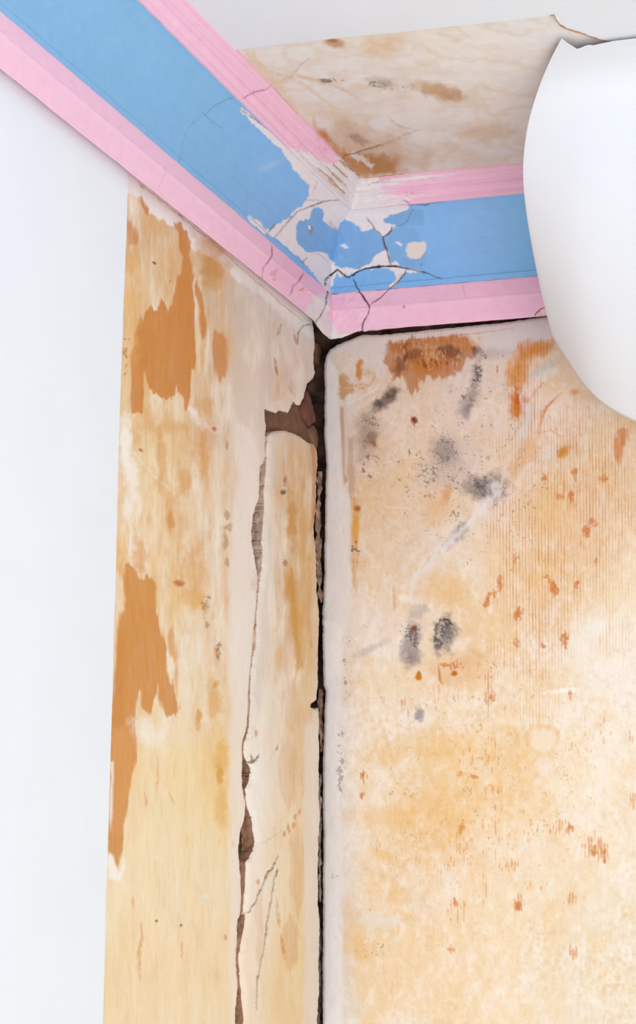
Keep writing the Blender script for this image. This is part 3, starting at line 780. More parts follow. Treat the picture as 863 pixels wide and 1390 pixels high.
    q.speck(232, 378, 6, 8, (140, 90, 60), 0.6, 0.8, 1.8, 0, 64)
    for k, (cx, cy, rx, ry, a) in enumerate([(218, 620, 6, 40, .5), (230, 690, 5, 26, .45), (276, 620, 7, 30, .55), (250, 655, 8, 20, .5), (272, 590, 16, 40, .35), (200, 570, 10, 14, .35),
                                             (232, 708, 4, 14, .8), (245, 712, 8, 18, .3), (190, 755, 10, 20, .5), (262, 780, 14, 40, .4)]):
        q.blob(cx, cy, rx, ry, (210, 146, 78), a, 0, 0.6, 0.5, 8, 70 + k)
    for k, (cx, cy, rx, ry) in enumerate([(309, 700, 4, 7), (310, 715, 6, 5), (306, 735, 3, 10), (307, 762, 3, 6), (345, 790, 4, 12), (308, 605, 2, 5), (281, 848, 3, 5), (278, 825, 5, 8), (242, 791, 5, 4),
                                          (296, 885, 3, 10), (293, 930, 3, 6), (317, 1146, 2.2, 4.5), (306, 1272, 2, 4)]):
        q.blob(cx, cy, rx, ry, (182, 130, 86), 0.65, 0, 0.45, 0.5, 4, 90 + k)
    # filler strip beside the crack
    q.poly([(316, 560), (345, 590), (352, 640), (345, 700), (352, 780), (346, 860), (338, 960), (330, 1010), (330, 1200), (326, 1300), (326, 1500), (312, 1500), (312, 1300), (312, 1200), (311, 1000), (312, 860), (312, 760), (318, 700), (325, 640)],
           (233, 223, 216), 4, (3, 5), (6, 40), 0.65, 101)
    q.blob(290, 950, 8, 26, (214, 160, 76), 0.6, 0, 0.6, 0.5, 8, 102)
    q.blob(300, 1030, 7, 26, (220, 168, 84), 0.6, 0, 0.6, 0.5, 8, 103)
    q.blob(300, 1100, 7, 28, (222, 172, 90), 0.55, 0, 0.6, 0.5, 8, 104)
    q.blob(270, 975, 4, 14, (210, 150, 66), 0.75, 0, 0.5, 0.5, 5, 105)
    q.blob(298, 1050, 4, 12, (212, 154, 66), 0.75, 0, 0.5, 0.5, 5, 106)
    q.blob(264, 815, 16, 14, (220, 168, 92), 0.6, 0, 0.6, 0.4, 8, 107)
    q.blob(245, 792, 6, 4, (180, 112, 46), 0.8, 20, 0.5, 0.4, 5, 108)
    q.speck(282, 826, 14, 30, (150, 110, 80), 0.55, 0.6, 1.8, 0, 109)
    q.speck(298, 884, 6, 30, (120, 96, 76), 0.6, 0.6, 1.8, 0, 110, 1.6)
    # lower brown-orange patch
    q.poly([(168, 770), (174, 767), (181, 770), (186, 776), (191, 788), (198, 782), (204, 786), (208, 792), (210, 806), (210, 822), (211, 832), (215, 840), (218, 855), (222, 868), (225, 876),
            (225, 890), (227, 905), (230, 920), (236, 930), (238, 945), (241, 958), (242, 966), (234, 972), (228, 975), (222, 970), (218, 958), (214, 945), (212, 930), (210, 946), (206, 960),
            (202, 972), (196, 966), (192, 950), (190, 936), (186, 940), (184, 955), (183, 985), (185, 1005), (184, 1030), (180, 1050), (176, 1075), (172, 1100), (168, 1125), (166, 1150), (163, 1170), (160, 1182), (156, 1176), (152, 1163), (146, 1160),
            (146, 1100), (148, 1000), (152, 940), (157, 870), (158, 850), (164, 832), (168, 818), (167, 800)], B2, 1.5, (2.2, 4.5), (4, 24), 0.96, 121, 0.14, h=0.0006)
    q.poly([(158, 870), (166, 850), (168, 900), (166, 980), (160, 990), (150, 985), (150, 960)], (196, 128, 62), 4, (3, 6), (4, 26), 0.5, 122, 0.3)
    q.poly([(150, 990), (182, 990), (178, 1060), (165, 1130), (150, 1120)], (214, 152, 92), 6, (3, 5), (6, 20), 0.6, 123, 0.1)
    q.poly([(158, 775), (167, 790), (167, 828), (160, 830), (156, 880), (153, 940), (153, 850), (155, 815), (154, 790)], (234, 216, 190), 2.5, (2, 5), (3, 18), 0.85, 124, 0.4)
    q.poly([(225, 880), (229, 885), (234, 893), (236, 908), (232, 912), (233, 930), (230, 928), (228, 915), (225, 905)], (236, 222, 198), 1.6, (1.5, 3), (4, 14), 0.95, 125)
    q.poly([(228, 862), (236, 850), (238, 880), (240, 905), (238, 960), (236, 925), (236, 900), (228, 885)], (214, 150, 80), 2.5, (2, 4), (4, 18), 0.8, 126, 0.3)
    q.blob(200, 995, 22, 16, (240, 232, 222), 0.7, 30, 0.6, 0.4, 10, 127)
    q.poly([(146, 1160), (152, 1162), (156, 1174), (160, 1186), (164, 1180), (168, 1160), (170, 1180), (162, 1196), (150, 1192), (145, 1176)], (240, 234, 226), 2.5, (2, 3), (4, 10), 0.9, 128)
    q.poly([(150, 1035), (154, 1035), (153, 1100), (150, 1130), (148, 1100)], (240, 232, 220), 1.8, (1, 3), (3, 16), 0.75, 129)
    q.line([(214, 1026), (213, 1072)], 2.6, (220, 160, 104), 0.7, seed=130)
    q.line([(195, 1074), (198, 1094)], 3.0, (214, 150, 92), 0.8, seed=131)
    q.line([(230, 1076), (238, 1092)], 3.4, (222, 170, 114), 0.7, seed=132)
    q.line([(180, 1218), (181, 1234)], 3.4, (218, 156, 92), 0.7, seed=133)
    q.line([(192, 1254), (193, 1275), (188, 1300), (190, 1330)], 6.5, (214, 150, 88), 0.75, seed=134)
    q.line([(246, 1280), (246, 1300)], 3.2, (216, 152, 92), 0.75, seed=135)
    q.line([(242, 1206), (242, 1226)], 3.0, (224, 224, 216), 0.9, seed=136, jit=0.3)
    q.blob(279, 1217, 5, 3, (222, 224, 220), 0.8, 20, 0.5, seed=137, ws=5)
    q.blob(216, 1166, 10, 3, (238, 222, 204), 0.6, 10, 0.5, seed=138)
    for cx, cy in ((212, 1250), (245, 1256)):
        q.blob(cx, cy, 1.8, 1.8, (120, 76, 44), 0.9, 0, 0.4, 0.2, 3, 139)
    # rust marks near the corner
    q.line([(381, 440), (379, 452), (377, 456)], 4.2, (176, 120, 90), 0.75, seed=141)
    q.line([(371, 438), (371, 448)], 2.2, (186, 134, 104), 0.6, seed=142)
    q.line([(400, 456), (402, 468)], 3.4, (176, 112, 82), 0.75, seed=143)
    q.line([(372, 486), (374, 496), (377, 510)], 3.4, (176, 106, 70), 0.85, seed=144)
    q.line([(366, 405), (366, 540)], 1.0, (190, 168, 152), 0.4, seed=145, jit=0.3)
    q.line([(404, 466), (405, 452), (412, 442), (420, 441), (424, 443)], 1.3, (120, 96, 86), 0.9, 0.001, 0.8, 146)
    q.line([(388, 549), (389, 530), (393, 528), (399, 537), (402, 545)], 1.3, (196, 150, 120), 0.7, 0.0, 0.6, 147)
    q.poly([(364, 556), (370, 545), (384, 542), (390, 529), (397, 535), (404, 545), (410, 552), (416, 540), (418, 522), (404, 530), (400, 544), (396, 558), (380, 562)],
           (228, 216, 204), 2.5, (2, 2), (6, 6), 0.6, 148)
    # loose slab
    q.poly([(352, 604), (366, 586), (380, 586), (376, 600), (368, 640), (367, 700), (368, 800), (366, 900), (352, 960), (340, 1000), (336, 1000), (345, 900), (356, 780), (362, 700), (360, 650)],
           (216, 206, 196), 4, (3, 5), (5, 30), 0.6, 151)
    q.poly([(372, 588), (400, 590), (428, 606), (430, 640), (424, 700), (420, 640), (404, 612), (384, 602), (374, 620)], (214, 188, 158), 5, (3, 5), (5, 20), 0.5, 152)
    q.poly([(422, 604), (430, 606), (432, 640), (428, 700), (423, 720), (424, 660)], (186, 122, 66), 2.6, (2, 4), (4, 30), 0.85, 153, 0.2)
    q.blob(396, 712, 8, 34, (204, 148, 80), 0.85, 0, 0.6, 0.4, 9, 154)
    for k, (cx, cy, rx, ry, a) in enumerate([(383, 622, 3, 26, .5), (396, 606, 4, 16, .4), (380, 690, 3, 50, .4), (412, 700, 4, 60, .4), (376, 800, 3, 50, .4), (420, 820, 4, 50, .35), (390, 880, 6, 50, .4), (398, 960, 12, 40, .35), (392, 1050, 14, 50, .4), (404, 1180, 10, 70, .45), (394, 1280, 12, 40, .5), (352, 1260, 6, 60, .35)]):
        q.poly([(cx, cy - ry), (cx + rx, cy - ry * .4), (cx + rx * .8, cy + ry * .6), (cx, cy + ry), (cx - rx, cy + ry * .4), (cx - rx, cy - ry * .5)], (206, 152, 94), 3, (2, 5), (4, 26), a, 700 + k, 0.5)
    q.poly([(390, 770), (398, 772), (402, 800), (408, 840), (412, 880), (412, 910), (404, 912), (400, 880), (394, 820), (386, 800)], (204, 150, 64), 4.5, (4, 6), (7, 30), 0.9, 155, 0.2)
    q.blob(394, 800, 10, 18, (200, 146, 66), 0.5, 0, 0.6, 0.4, 8, 156)
    q.speck(410, 812, 10, 26, (120, 86, 60), 0.62, 0.7, 1.9, 0, 157)
    q.blob(386, 764, 3, 4, (170, 112, 66), 0.75, 0, 0.5, 0.4, 4, 158)
    q.blob(420, 758, 2, 6, (206, 158, 108), 0.75, 0, 0.5, 0.4, 4, 159)
    q.blob(387, 653, 3, 6, (168, 100, 60), 0.75, 0, 0.5, 0.4, 4, 160)
    q.blob(384, 668, 3, 3, (90, 70, 60), 0.85, 0, 0.5, 0.5, 3, 161)
    q.blob(422, 875, 2, 6, (200, 150, 110), 0.7, 0, 0.5, 0.4, 4, 162)
    q.blob(347, 995, 2, 4, (196, 138, 90), 0.85, 0, 0.5, 0.4, 4, 163)
    q.blob(376, 1016, 2, 3, (130, 104, 90), 0.85, 0, 0.5, 0.4, 4, 164)
    q.line([(384, 1000), (376, 1014), (362, 1040)], 2.0, (214, 192, 158), 0.6, seed=165)
    for k, (cx, cy) in enumerate([(387, 1132), (394, 1128), (400, 1120), (402, 1108), (407, 1102), (392, 1122)]):
        q.blob(cx, cy, 1.8, 4.5, (206, 150, 98), 0.85, 8, 0.5, 0.4, 4, 166 + k)
    q.line([(351, 1146), (366, 1140), (384, 1126)], 1.8, (206, 184, 158), 0.55, seed=173)
    q.line([(372, 1128), (400, 1090), (404, 1070)], 2.2, (224, 202, 168), 0.6, seed=174)
    q.line([(375, 1220), (376, 1240), (380, 1260)], 4.2, (204, 142, 78), 0.7, seed=175)
    q.line([(380, 1270), (384, 1285), (388, 1302)], 5.4, (206, 144, 78), 0.75, seed=176)
    q.line([(397, 1250), (405, 1180)], 3.0, (224, 186, 130), 0.4, seed=177)
    q.blob(350, 1197, 2.5, 3, (214, 158, 110), 0.8, 0, 0.5, 0.4, 4, 178)
    q.poly([(413, 990), (424, 980), (434, 990), (434, 1300), (434, 1460), (412, 1460), (413, 1200), (412, 1080)], (224, 214, 205), 3, (2, 4), (5, 40), 0.7, 179)
    q.line([(408, 1048), (411, 1066), (412, 1082)], 1.2, (204, 160, 116), 0.6, seed=180, jit=0.4)
    # two hairline cracks low on the slab, with a pale chip between them
    q.line([(378, 1162), (372, 1176), (366, 1184), (358, 1202), (350, 1216), (344, 1228), (338, 1238), (333, 1240)], 1.8, (84, 62, 50), 0.95, 0.006, 0.9, 181)
    q.line([(377, 1180), (374, 1188), (371, 1208), (368, 1226), (363, 1250), (361, 1270), (359, 1286), (355, 1300), (350, 1330), (349, 1370)], 1.8, (74, 56, 46), 0.97, 0.006, 0.8, 182)
    q.line([(378, 1182), (375, 1189)], 2.6, (66, 50, 42), 0.9, 0.004, 0.5, 183)
    q.line([(366, 1182), (362, 1192)], 2.8, (150, 116, 90), 0.9, 0.003, 0.5, 184)
    q.line([(380, 1192), (376, 1218), (370, 1244), (366, 1270), (364, 1290)], 2.6, (222, 218, 212), 0.75, seed=185)
    q.line([(342, 1024), (344, 1031), (340, 1037)], 2.0, (110, 84, 66), 0.9, 0.004, 0.5, 186)
    q.line([(344, 1036), (352, 1024)], 2.8, (138, 108, 86), 0.9, 0.004, 0.5, 187)
    return q


keepL = np.concatenate([ragged(EDGE_L, 1.6, 0.7, 13, False), [(322, 2900), (-9000, 2900), (-9000, -3000), (425, -3000)]])
P, F, x, y, edge = cut_surface(PL, len(zl), len(yl), 0, 0.0, keepL)
q = paint_left(x, y)
A = np.arange(x.size)
dE, _, _, _, _ = seg_dist(x, y, keepL[:-4], False)
lip = np.clip(1 - dE / 4.0, 0, 1)
q.mix(A, lip ** 2 * 0.3, (226, 212, 200))
h = q.h - 0.003 * lip ** 2 + 0.0015 * fbm(x, y, 40, 90, 3, 900) + 0.0003 * fbm(x, y, 4, 16, 3, 901)
wall_left = finish('wall_left', P, F, edge, q.c, h, (1, 0, 0), 0.045, M_plaster_l, None, sidecol=(160, 132, 112))
tag(wall_left, kind='structure')

# loose slab of plaster standing proud between the two cracks
SX = 0.007
zs = spaced((2.46, 1.40, 0.0016))
ts = np.arange(318, 446, 1.2)[::-1]
pxt, _ = project(np.stack([np.full(3001, SX), ytab, np.full(3001, 2.1)], 1))
ys_ = np.interp(-ts, -pxt, ytab)
YY, ZZ = np.meshgrid(ys_, zs)
PS = np.stack([np.full(YY.size, SX), YY.ravel(), ZZ.ravel()], 1)
slab_o = ragged(SLAB, 1.6, 0.6, 23, True)
P, F, x, y, edge = cut_surface(PS, len(zs), len(ys_), 0, SX, slab_o)
q = paint_left(x, y)
dE, _, _, _, _ = seg_dist(x, y, slab_o, True)
lip = np.clip(1 - dE / 5.0, 0, 1)
q.mix(np.arange(x.size), lip ** 2 * 0.35, (214, 200, 188))
h = q.h - 0.005 * lip ** 2 + 0.002 * fbm(x, y, 24, 70, 3, 910) + 0.0004 * fbm(x, y, 4, 16, 3, 911)
slab = finish('plaster_slab', P, F, edge, q.c, h, (1, 0, 0), 0.03, M_plaster_l, None, sidecol=(200, 172, 152), sidecol2=(162, 122, 94))
tag(slab, 'tall loose slab of stained plaster standing between the long jagged crack and the room corner', 'plaster')

# ------------------------------------------------------------------ masonry behind the plaster
def masonry(name, axis, a0, a1, parent):
    zz = spaced((H - 0.05, 1.38, 0.004)); aa = spaced((a0, a1, 0.004))
    G, Z = np.meshgrid(aa, zz)
    g, z = G.ravel(), Z.ravel()
    row = np.floor(z / 0.075); u = g / 0.225 + 0.5 * (row % 2)
    fu = np.abs((u - np.floor(u)) - 0.5) * 0.225; fv = np.abs(z / 0.075 - row - 0.5) * 0.075
    joint = np.maximum(sstep(0.104, 0.110, fu), sstep(0.029, 0.034, fv))
    tone = hash2(np.floor(u), row, 5)
    rough = fbm(g, z, 0.02, 0.02, 4, 6)
    dep = -0.010 * joint + 0.004 * rough
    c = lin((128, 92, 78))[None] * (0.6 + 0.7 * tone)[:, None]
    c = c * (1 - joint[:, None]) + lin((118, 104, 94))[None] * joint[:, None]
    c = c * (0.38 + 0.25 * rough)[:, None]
    if axis == 0: V = np.stack([-BACK + dep, g, z], 1)
    else: V = np.stack([g, BACK - dep, z], 1)
    return make_mesh(name, V, grid_faces(len(zz), len(aa)), M_masonry, parent, c)


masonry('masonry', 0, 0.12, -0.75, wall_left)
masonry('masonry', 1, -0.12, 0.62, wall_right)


def block(name, front, x_front, depth, mat, parent, seed, tilt=0.0):
    """broken brick: outline in photo pixels on the plane x=x_front, pushed back by depth"""
    p = ragged(front, 3.0, 0.7, seed, True)
    V0 = hit(p[:, 0], p[:, 1], 0, x_front)
    V0[:, 0] += tilt * (V0[:, 1] - V0[:, 1].mean()) + 0.001 * fbm(np.arange(len(p)) * 1.0, np.zeros(len(p)), 3, 1, 2, seed)
    c = V0.mean(0); n = len(V0)
    ch = V0.copy(); ch = c + (V0 - c) * 0.93; ch[:, 0] += 0.0015
    V1 = V0.copy(); V1[:, 0] -= depth
    V = np.concatenate([ch, V0, V1, [c + np.array([0.002, 0, 0])]])
    i = np.arange(n); j = (i + 1) % n
    Q = np.concatenate([np.stack([i, n + i, n + j, j], 1), np.stack([n + i, 2 * n + i, 2 * n + j, n + j], 1)])
    T = np.stack([np.full(n, 3 * n), i, j], 1)
    return make_mesh(name, V, Q, mat, parent, None, False, T)


block('brick', [(356, 548), (376, 550), (392, 548), (403, 538), (407, 552), (412, 575), (420, 600), (405, 600), (378, 592), (356, 590)], -0.012, 0.02, M_brick, wall_left, 1, 0.02)
block('brick', [(408, 552), (416, 530), (423, 545), (429, 565), (430, 572), (418, 579), (413, 572), (406, 556)], -0.006, 0.03, M_brick_red, wall_left, 2, -0.05)
block('brick', [(417, 581), (426, 577), (430, 585), (431, 604), (428, 612), (421, 602)], -0.010, 0.02, M_brick, wall_left, 3)
block('brick', [(428.5, 465), (437.5, 468), (437, 486), (433, 496), (429.5, 488)], -0.022, 0.012, M_brick, wall_left, 4)

# crumbled infill inside the long crack and the corner joint
def rubble(name, pts, wid, xf, mat, parent, seed, base=(150, 122, 104)):
    """irregular ribbon of crumbled mortar filling a crack; pts in photo pixels on plane x=xf"""
    p = ragged(pts, 2.0, 0.5, seed, False)
    n = len(p); s = np.arange(n) * 1.0
    w = wid * (0.9 + 0.2 * fbm(s, s * 0, 6, 1, 3, seed + 1))
    w = w * (0.2 + 0.8 * sstep(0, 6, s) * sstep(0, 6, n - 1 - s))
    K = 7; V = []; C = []
    for k in range(K):
        t = k / (K - 1) * 2 - 1
        w = np.abs(w)
        Q = hit(p[:, 0] + t * w, p[:, 1] + 0 * w, 0, xf)
        Q[:, 0] += 0.003 * fbm(s, s * 0 + k * 2.0, 6.0, 3, 4, seed + 2) - 0.003 * t * t
        V.append(Q)
        C.append(lin(base)[None] * (0.85 + 0.5 * fbm(s, s * 0 + k * 1.5, 3, 2, 3, seed + 3))[:, None])
    V = np.stack(V, 1).reshape(-1, 3); C = np.clip(np.stack(C, 1).reshape(-1, 3), 0.01, 1)
    return make_mesh(name, V, grid_faces(n, K), mat, parent, C)


rubble('mortar', [(356, 632), (358, 660), (357, 690), (353, 715), (352, 740), (354, 770), (355, 790)], 4.2, -0.013, M_masonry, wall_left, 31, (156, 140, 130))
rubble('mortar', [(337, 1036), (336, 1060), (337, 1085), (340, 1105), (338, 1130), (337, 1150), (335, 1175), (332, 1200)], 8.5, -0.012, M_masonry, wall_left, 33, (158, 124, 98))
rubble('mortar', [(333, 1236), (331, 1256), (328, 1275), (326, 1296)], 4.0, -0.012, M_masonry, wall_left, 34, (150, 118, 94))
rubble('mortar', [(435.5, 640), (435, 660), (434.5, 700), (433.5, 740), (434.8, 780), (436, 818)], 3.2, -0.002, M_masonry, wall_left, 35, (148, 120, 104))
rubble('mortar', [(437, 935), (436, 950), (437, 975), (437.5, 1000), (437, 1020)], 2.4, -0.004, M_masonry, wall_left, 36, (142, 112, 92))
rubble('mortar', [(435, 1050), (435, 1120), (435.5, 1190), (435, 1225)], 1.4, -0.005, M_masonry, wall_left, 37, (150, 126, 110))
rubble('mortar', [(434.5, 1240), (435.5, 1280), (434.8, 1340), (434.5, 1400)], 1.4, -0.008, M_masonry, wall_left, 38, (120, 100, 90))

# ------------------------------------------------------------------ ceiling
xc = spaced((-0.02, 0.10, 0.03), (0.10, 0.66, 0.0016), (0.66, 2.6, 0.12))
yc = spaced((0.02, -0.10, 0.03), (-0.10, -0.86, 0.003), (-0.86, -3.3, 0.12))
XX, YY = np.meshgrid(xc, yc)
P = np.stack([XX.ravel(), YY.ravel(), np.full(XX.size, H)], 1)
x, y = project(P)
XCc = [330, 400, 470, 540, 600, 660, 720, 770]
YCc = [20, 60, 100, 140, 180, 230]
TC = [
 [(226,206,170),(226,210,182),(226,206,172),(222,200,165),(225,205,172),(222,206,180),(214,206,196),(212,206,202)],
 [(222,206,176),(226,215,196),(226,211,182),(222,202,168),(226,208,176),(222,207,184),(214,205,194),(210,204,199)],
 [(222,206,172),(224,211,192),(222,207,190),(222,209,192),(226,215,202),(222,207,188),(211,200,187),(212,206,202)],
 [(222,204,170),(221,205,180),(217,201,184),(215,193,169),(220,206,192),(218,202,181),(207,196,185),(206,198,192)],
 [(222,204,170),(222,197,155),(211,192,170),(214,201,190),(216,201,187),(216,201,184),(206,191,177),(204,192,182)],
 [(205,158,98),(204,158,102),(202,163,115),(212,191,163),(214,192,164),(208,187,163),(198,178,159),(198,182,168)]]
wob = 8 * fbm(x, y, 40, 26, 3, 1005)
q = Paint(x, y, coarse(XCc, YCc, TC, x + wob, y + wob, (242, 242, 246), 0.55))
A = np.arange(x.size)
n = fbm(x, y, 60, 24, 5, 1011)
q.mix(A, np.clip(n - 0.1, 0, 1) * 0.35, (216, 184, 142))
q.mix(A, np.clip(-n - 0.1, 0, 1) * 0.55, (230, 222, 214))
vein = np.abs(fbm(x, y, 70, 34, 4, 1021))
q.mix(A, (1 - sstep(0.0, 0.30, vein)) * 0.22, (214, 176, 124))
q.line([(352, 128), (372, 112), (396, 104), (418, 106), (440, 114), (452, 106), (470, 96)], 5, (220, 184, 126), 0.5, seed=1031)
q.line([(384, 106), (400, 100), (430, 108), (462, 120), (486, 134)], 5, (216, 176, 122), 0.4, seed=1032)
q.line([(345, 75), (362, 96), (390, 104), (420, 120), (452, 146), (470, 150)], 6, (220, 186, 134), 0.45, seed=1033)
q.line([(396, 100), (408, 88), (420, 78)], 1.1, (150, 134, 120), 0.6, seed=1034, jit=0.4)
q.blob(452, 57, 14, 6, (190, 136, 76), 0.75, 10, 0.6, 0.4, 8, 1035)
q.blob(452, 54, 6, 3, (150, 92, 48), 0.6, 10, 0.6, 0.4, 5, 1036)
q.blob(520, 62, 26, 14, (222, 182, 124), 0.5, -10, 0.7, 0.4, 14, 1037)
q.blob(600, 125, 30, 9, (186, 136, 84), 0.75, 8, 0.6, 0.45, 9, 1038)
q.blob(578, 118, 22, 7, (214, 176, 130), 0.5, 8, 0.7, 0.4, 10, 1039)
q.speck(518, 112, 26, 12, (70, 60, 56), 0.95, 0.85, 2.2, 10, 1040)
q.blob(518, 114, 18, 7, (166, 148, 134), 0.6, 10, 0.7, 0.4, 6, 1041)
q.blob(442, 109, 8, 2.5, (120, 100, 98), 0.8, 5, 0.5, 0.4, 5, 1042)
q.speck(455, 110, 14, 5, (100, 84, 78), 0.6, 0.7, 1.8, 0, 1043)
q.speck(550, 122, 28, 6, (120, 104, 92), 0.55, 0.6, 1.8, 4, 1044)
q.blob(500, 205, 90, 26, (196, 146, 92), 0.42, 6, 0.7, 0.5, 22, 1060)
q.blob(485, 188, 12, 6, (150, 122, 104), 0.6, 30, 0.6, 0.5, 6, 1045)
q.poly([(424, 166), (436, 172), (448, 186), (462, 200), (478, 208), (500, 210), (520, 214), (536, 222), (540, 236), (500, 244), (480, 240), (470, 225), (456, 208), (442, 190)], (196, 132, 66), 6, (6, 5), (10, 8), 0.8, 1046)
q.blob(515, 222, 30, 14, (182, 126, 68), 0.7, 8, 0.5, 0.4, 10, 1047)
q.blob(440, 184, 9, 4, (200, 116, 46), 0.7, 48, 0.6, 0.4, 5, 1048)
q.line([(484, 212), (502, 202), (528, 192), (548, 182), (566, 176)], 4, (196, 156, 112), 0.6, seed=1049)
q.line([(566, 176), (540, 170), (528, 158)], 2, (190, 150, 108), 0.5, seed=1050)
q.blob(660, 180, 34, 12, (206, 166, 120), 0.5, 0, 0.7, 0.4, 12, 1051)
q.blob(470, 170, 20, 9, (206, 160, 112), 0.45, 30, 0.7, 0.4, 10, 1052)
q.blob(375, 105, 14, 3, (212, 178, 132), 0.0)
q.poly([(330, 66), (346, 74), (380, 116), (405, 145), (420, 168), (414, 168), (392, 140), (362, 108), (336, 80)], (226, 206, 172), 4, (3, 3), (8, 8), 0.7, 1053)
q.line([(406, 148), (413, 158), (424, 160)], 4, (236, 230, 220), 0.7, seed=1054)
q.poly([(470, 206), (480, 206), (498, 214), (508, 226), (503, 230), (492, 222), (478, 214)], (228, 218, 208), 2, (3, 3), (5, 5), 0.9, 1055)
q.poly([(500, 238), (560, 236), (640, 226), (700, 222), (714, 226), (714, 236), (500, 250)], (222, 202, 178), 3, (3, 2), (9, 5), 0.75, 1056)
q.line([(636, 232), (688, 228)], 2.0, (172, 116, 66), 0.9, 0.001, 0.3, 1057)
q.line([(530, 239), (604, 236)], 1.4, (170, 116, 72), 0.7, 0.001, 0.5, 1058)
q.line([(462, 216), (470, 210), (484, 208), (500, 202), (520, 196)], 1.4, (110, 80, 60), 0.75, 0.002, 0.9, 1059)
P[:, 2] -= q.h + 0.0015 * fbm(x, y, 60, 30, 3, 1060)
ceiling = make_mesh('ceiling', P, grid_faces(len(yc), len(xc))[:, ::-1], M_ceiling, None, q.c)
tag(ceiling, kind='structure')

# ------------------------------------------------------------------ cornice
# profile: offset from the wall and height; each band is its own moulding
LOW = [(0.000, 2.590), (0.0150, 2.5745), (0.0205, 2.5700), (0.0222, 2.5715), (0.0226, 2.5765), (0.0232, 2.5780), (0.0265, 2.6020), (0.0285, 2.6085), (0.0275, 2.6110), (0.0232, 2.6390), (0.0215, 2.6402)]
COVE = [(0.0215, 2.6402), (0.0220, 2.6425), (0.0225, 2.6500), (0.0205, 2.6515), (0.0205, 2.654), (0.0215, 2.672), (0.0240, 2.694), (0.0295, 2.716), (0.0385, 2.736), (0.0500, 2.753), (0.0640, 2.7665), (0.0705, 2.7705)]
TOPM = [(0.0705, 2.7705), (0.0745, 2.7705), (0.0758, 2.7725), (0.0762, 2.781), (0.0785, 2.783), (0.0815, 2.7855), (0.0825, 2.791), (0.0815, 2.7935), (0.0850, 2.7955), (0.0900, 2.797), (0.0915, 2.8025), (0.0945, 2.8045), (0.0990, 2.806), (0.1008, 2.810), (0.1008, 2.8150)]


def dense(profile, step=0.0013):
    p = np.array(profile); out = []
    for a, b in zip(p[:-1], p[1:]):
        k = max(1, int(round(np.linalg.norm(b - a) / step)))
        out.extend([a + (b - a) * j / k for j in range(k)])
    out.append(p[-1])
    return np.array(out)


# chips down to the bare plaster, in photo pixels
CHIP_L = [  # left cove
    [(324, 147), (329, 146), (336, 152), (352, 168), (372, 182), (391, 196), (405, 204), (418, 212), (440, 228), (478, 284), (470, 320), (446, 400), (425, 372), (408, 352), (392, 338), (372, 322), (360, 317), (357, 313), (360, 311),
     (367, 312), (373, 306), (384, 300), (392, 296), (398, 288), (404, 282), (412, 278), (417, 270), (419, 262), (420, 252), (413, 246), (406, 238), (400, 232), (394, 222), (388, 212), (382, 204), (372, 196), (360, 184), (350, 175), (338, 162), (328, 152)],
    [(334, 294), (340, 292), (346, 298), (352, 300), (356, 306), (360, 316), (362, 320), (356, 316), (348, 308), (338, 299)]]
BLUE_ISLE = [(402, 308), (406, 300), (414, 299), (420, 296), (421, 288), (425, 283), (432, 281), (438, 284), (440, 292), (438, 300), (444, 304), (452, 310), (460, 310), (462, 302), (468, 298), (478, 302), (488, 308), (492, 314), (500, 312), (506, 310), (514, 316), (520, 322), (526, 334),
             (528, 340), (520, 344), (512, 345), (506, 352), (502, 358), (492, 362), (488, 366), (478, 364), (470, 362), (462, 364), (456, 360), (454, 356), (447, 352), (444, 345), (436, 342), (424, 342), (418, 343), (410, 337), (404, 330), (402, 320)]
RED = (176, 128, 104)


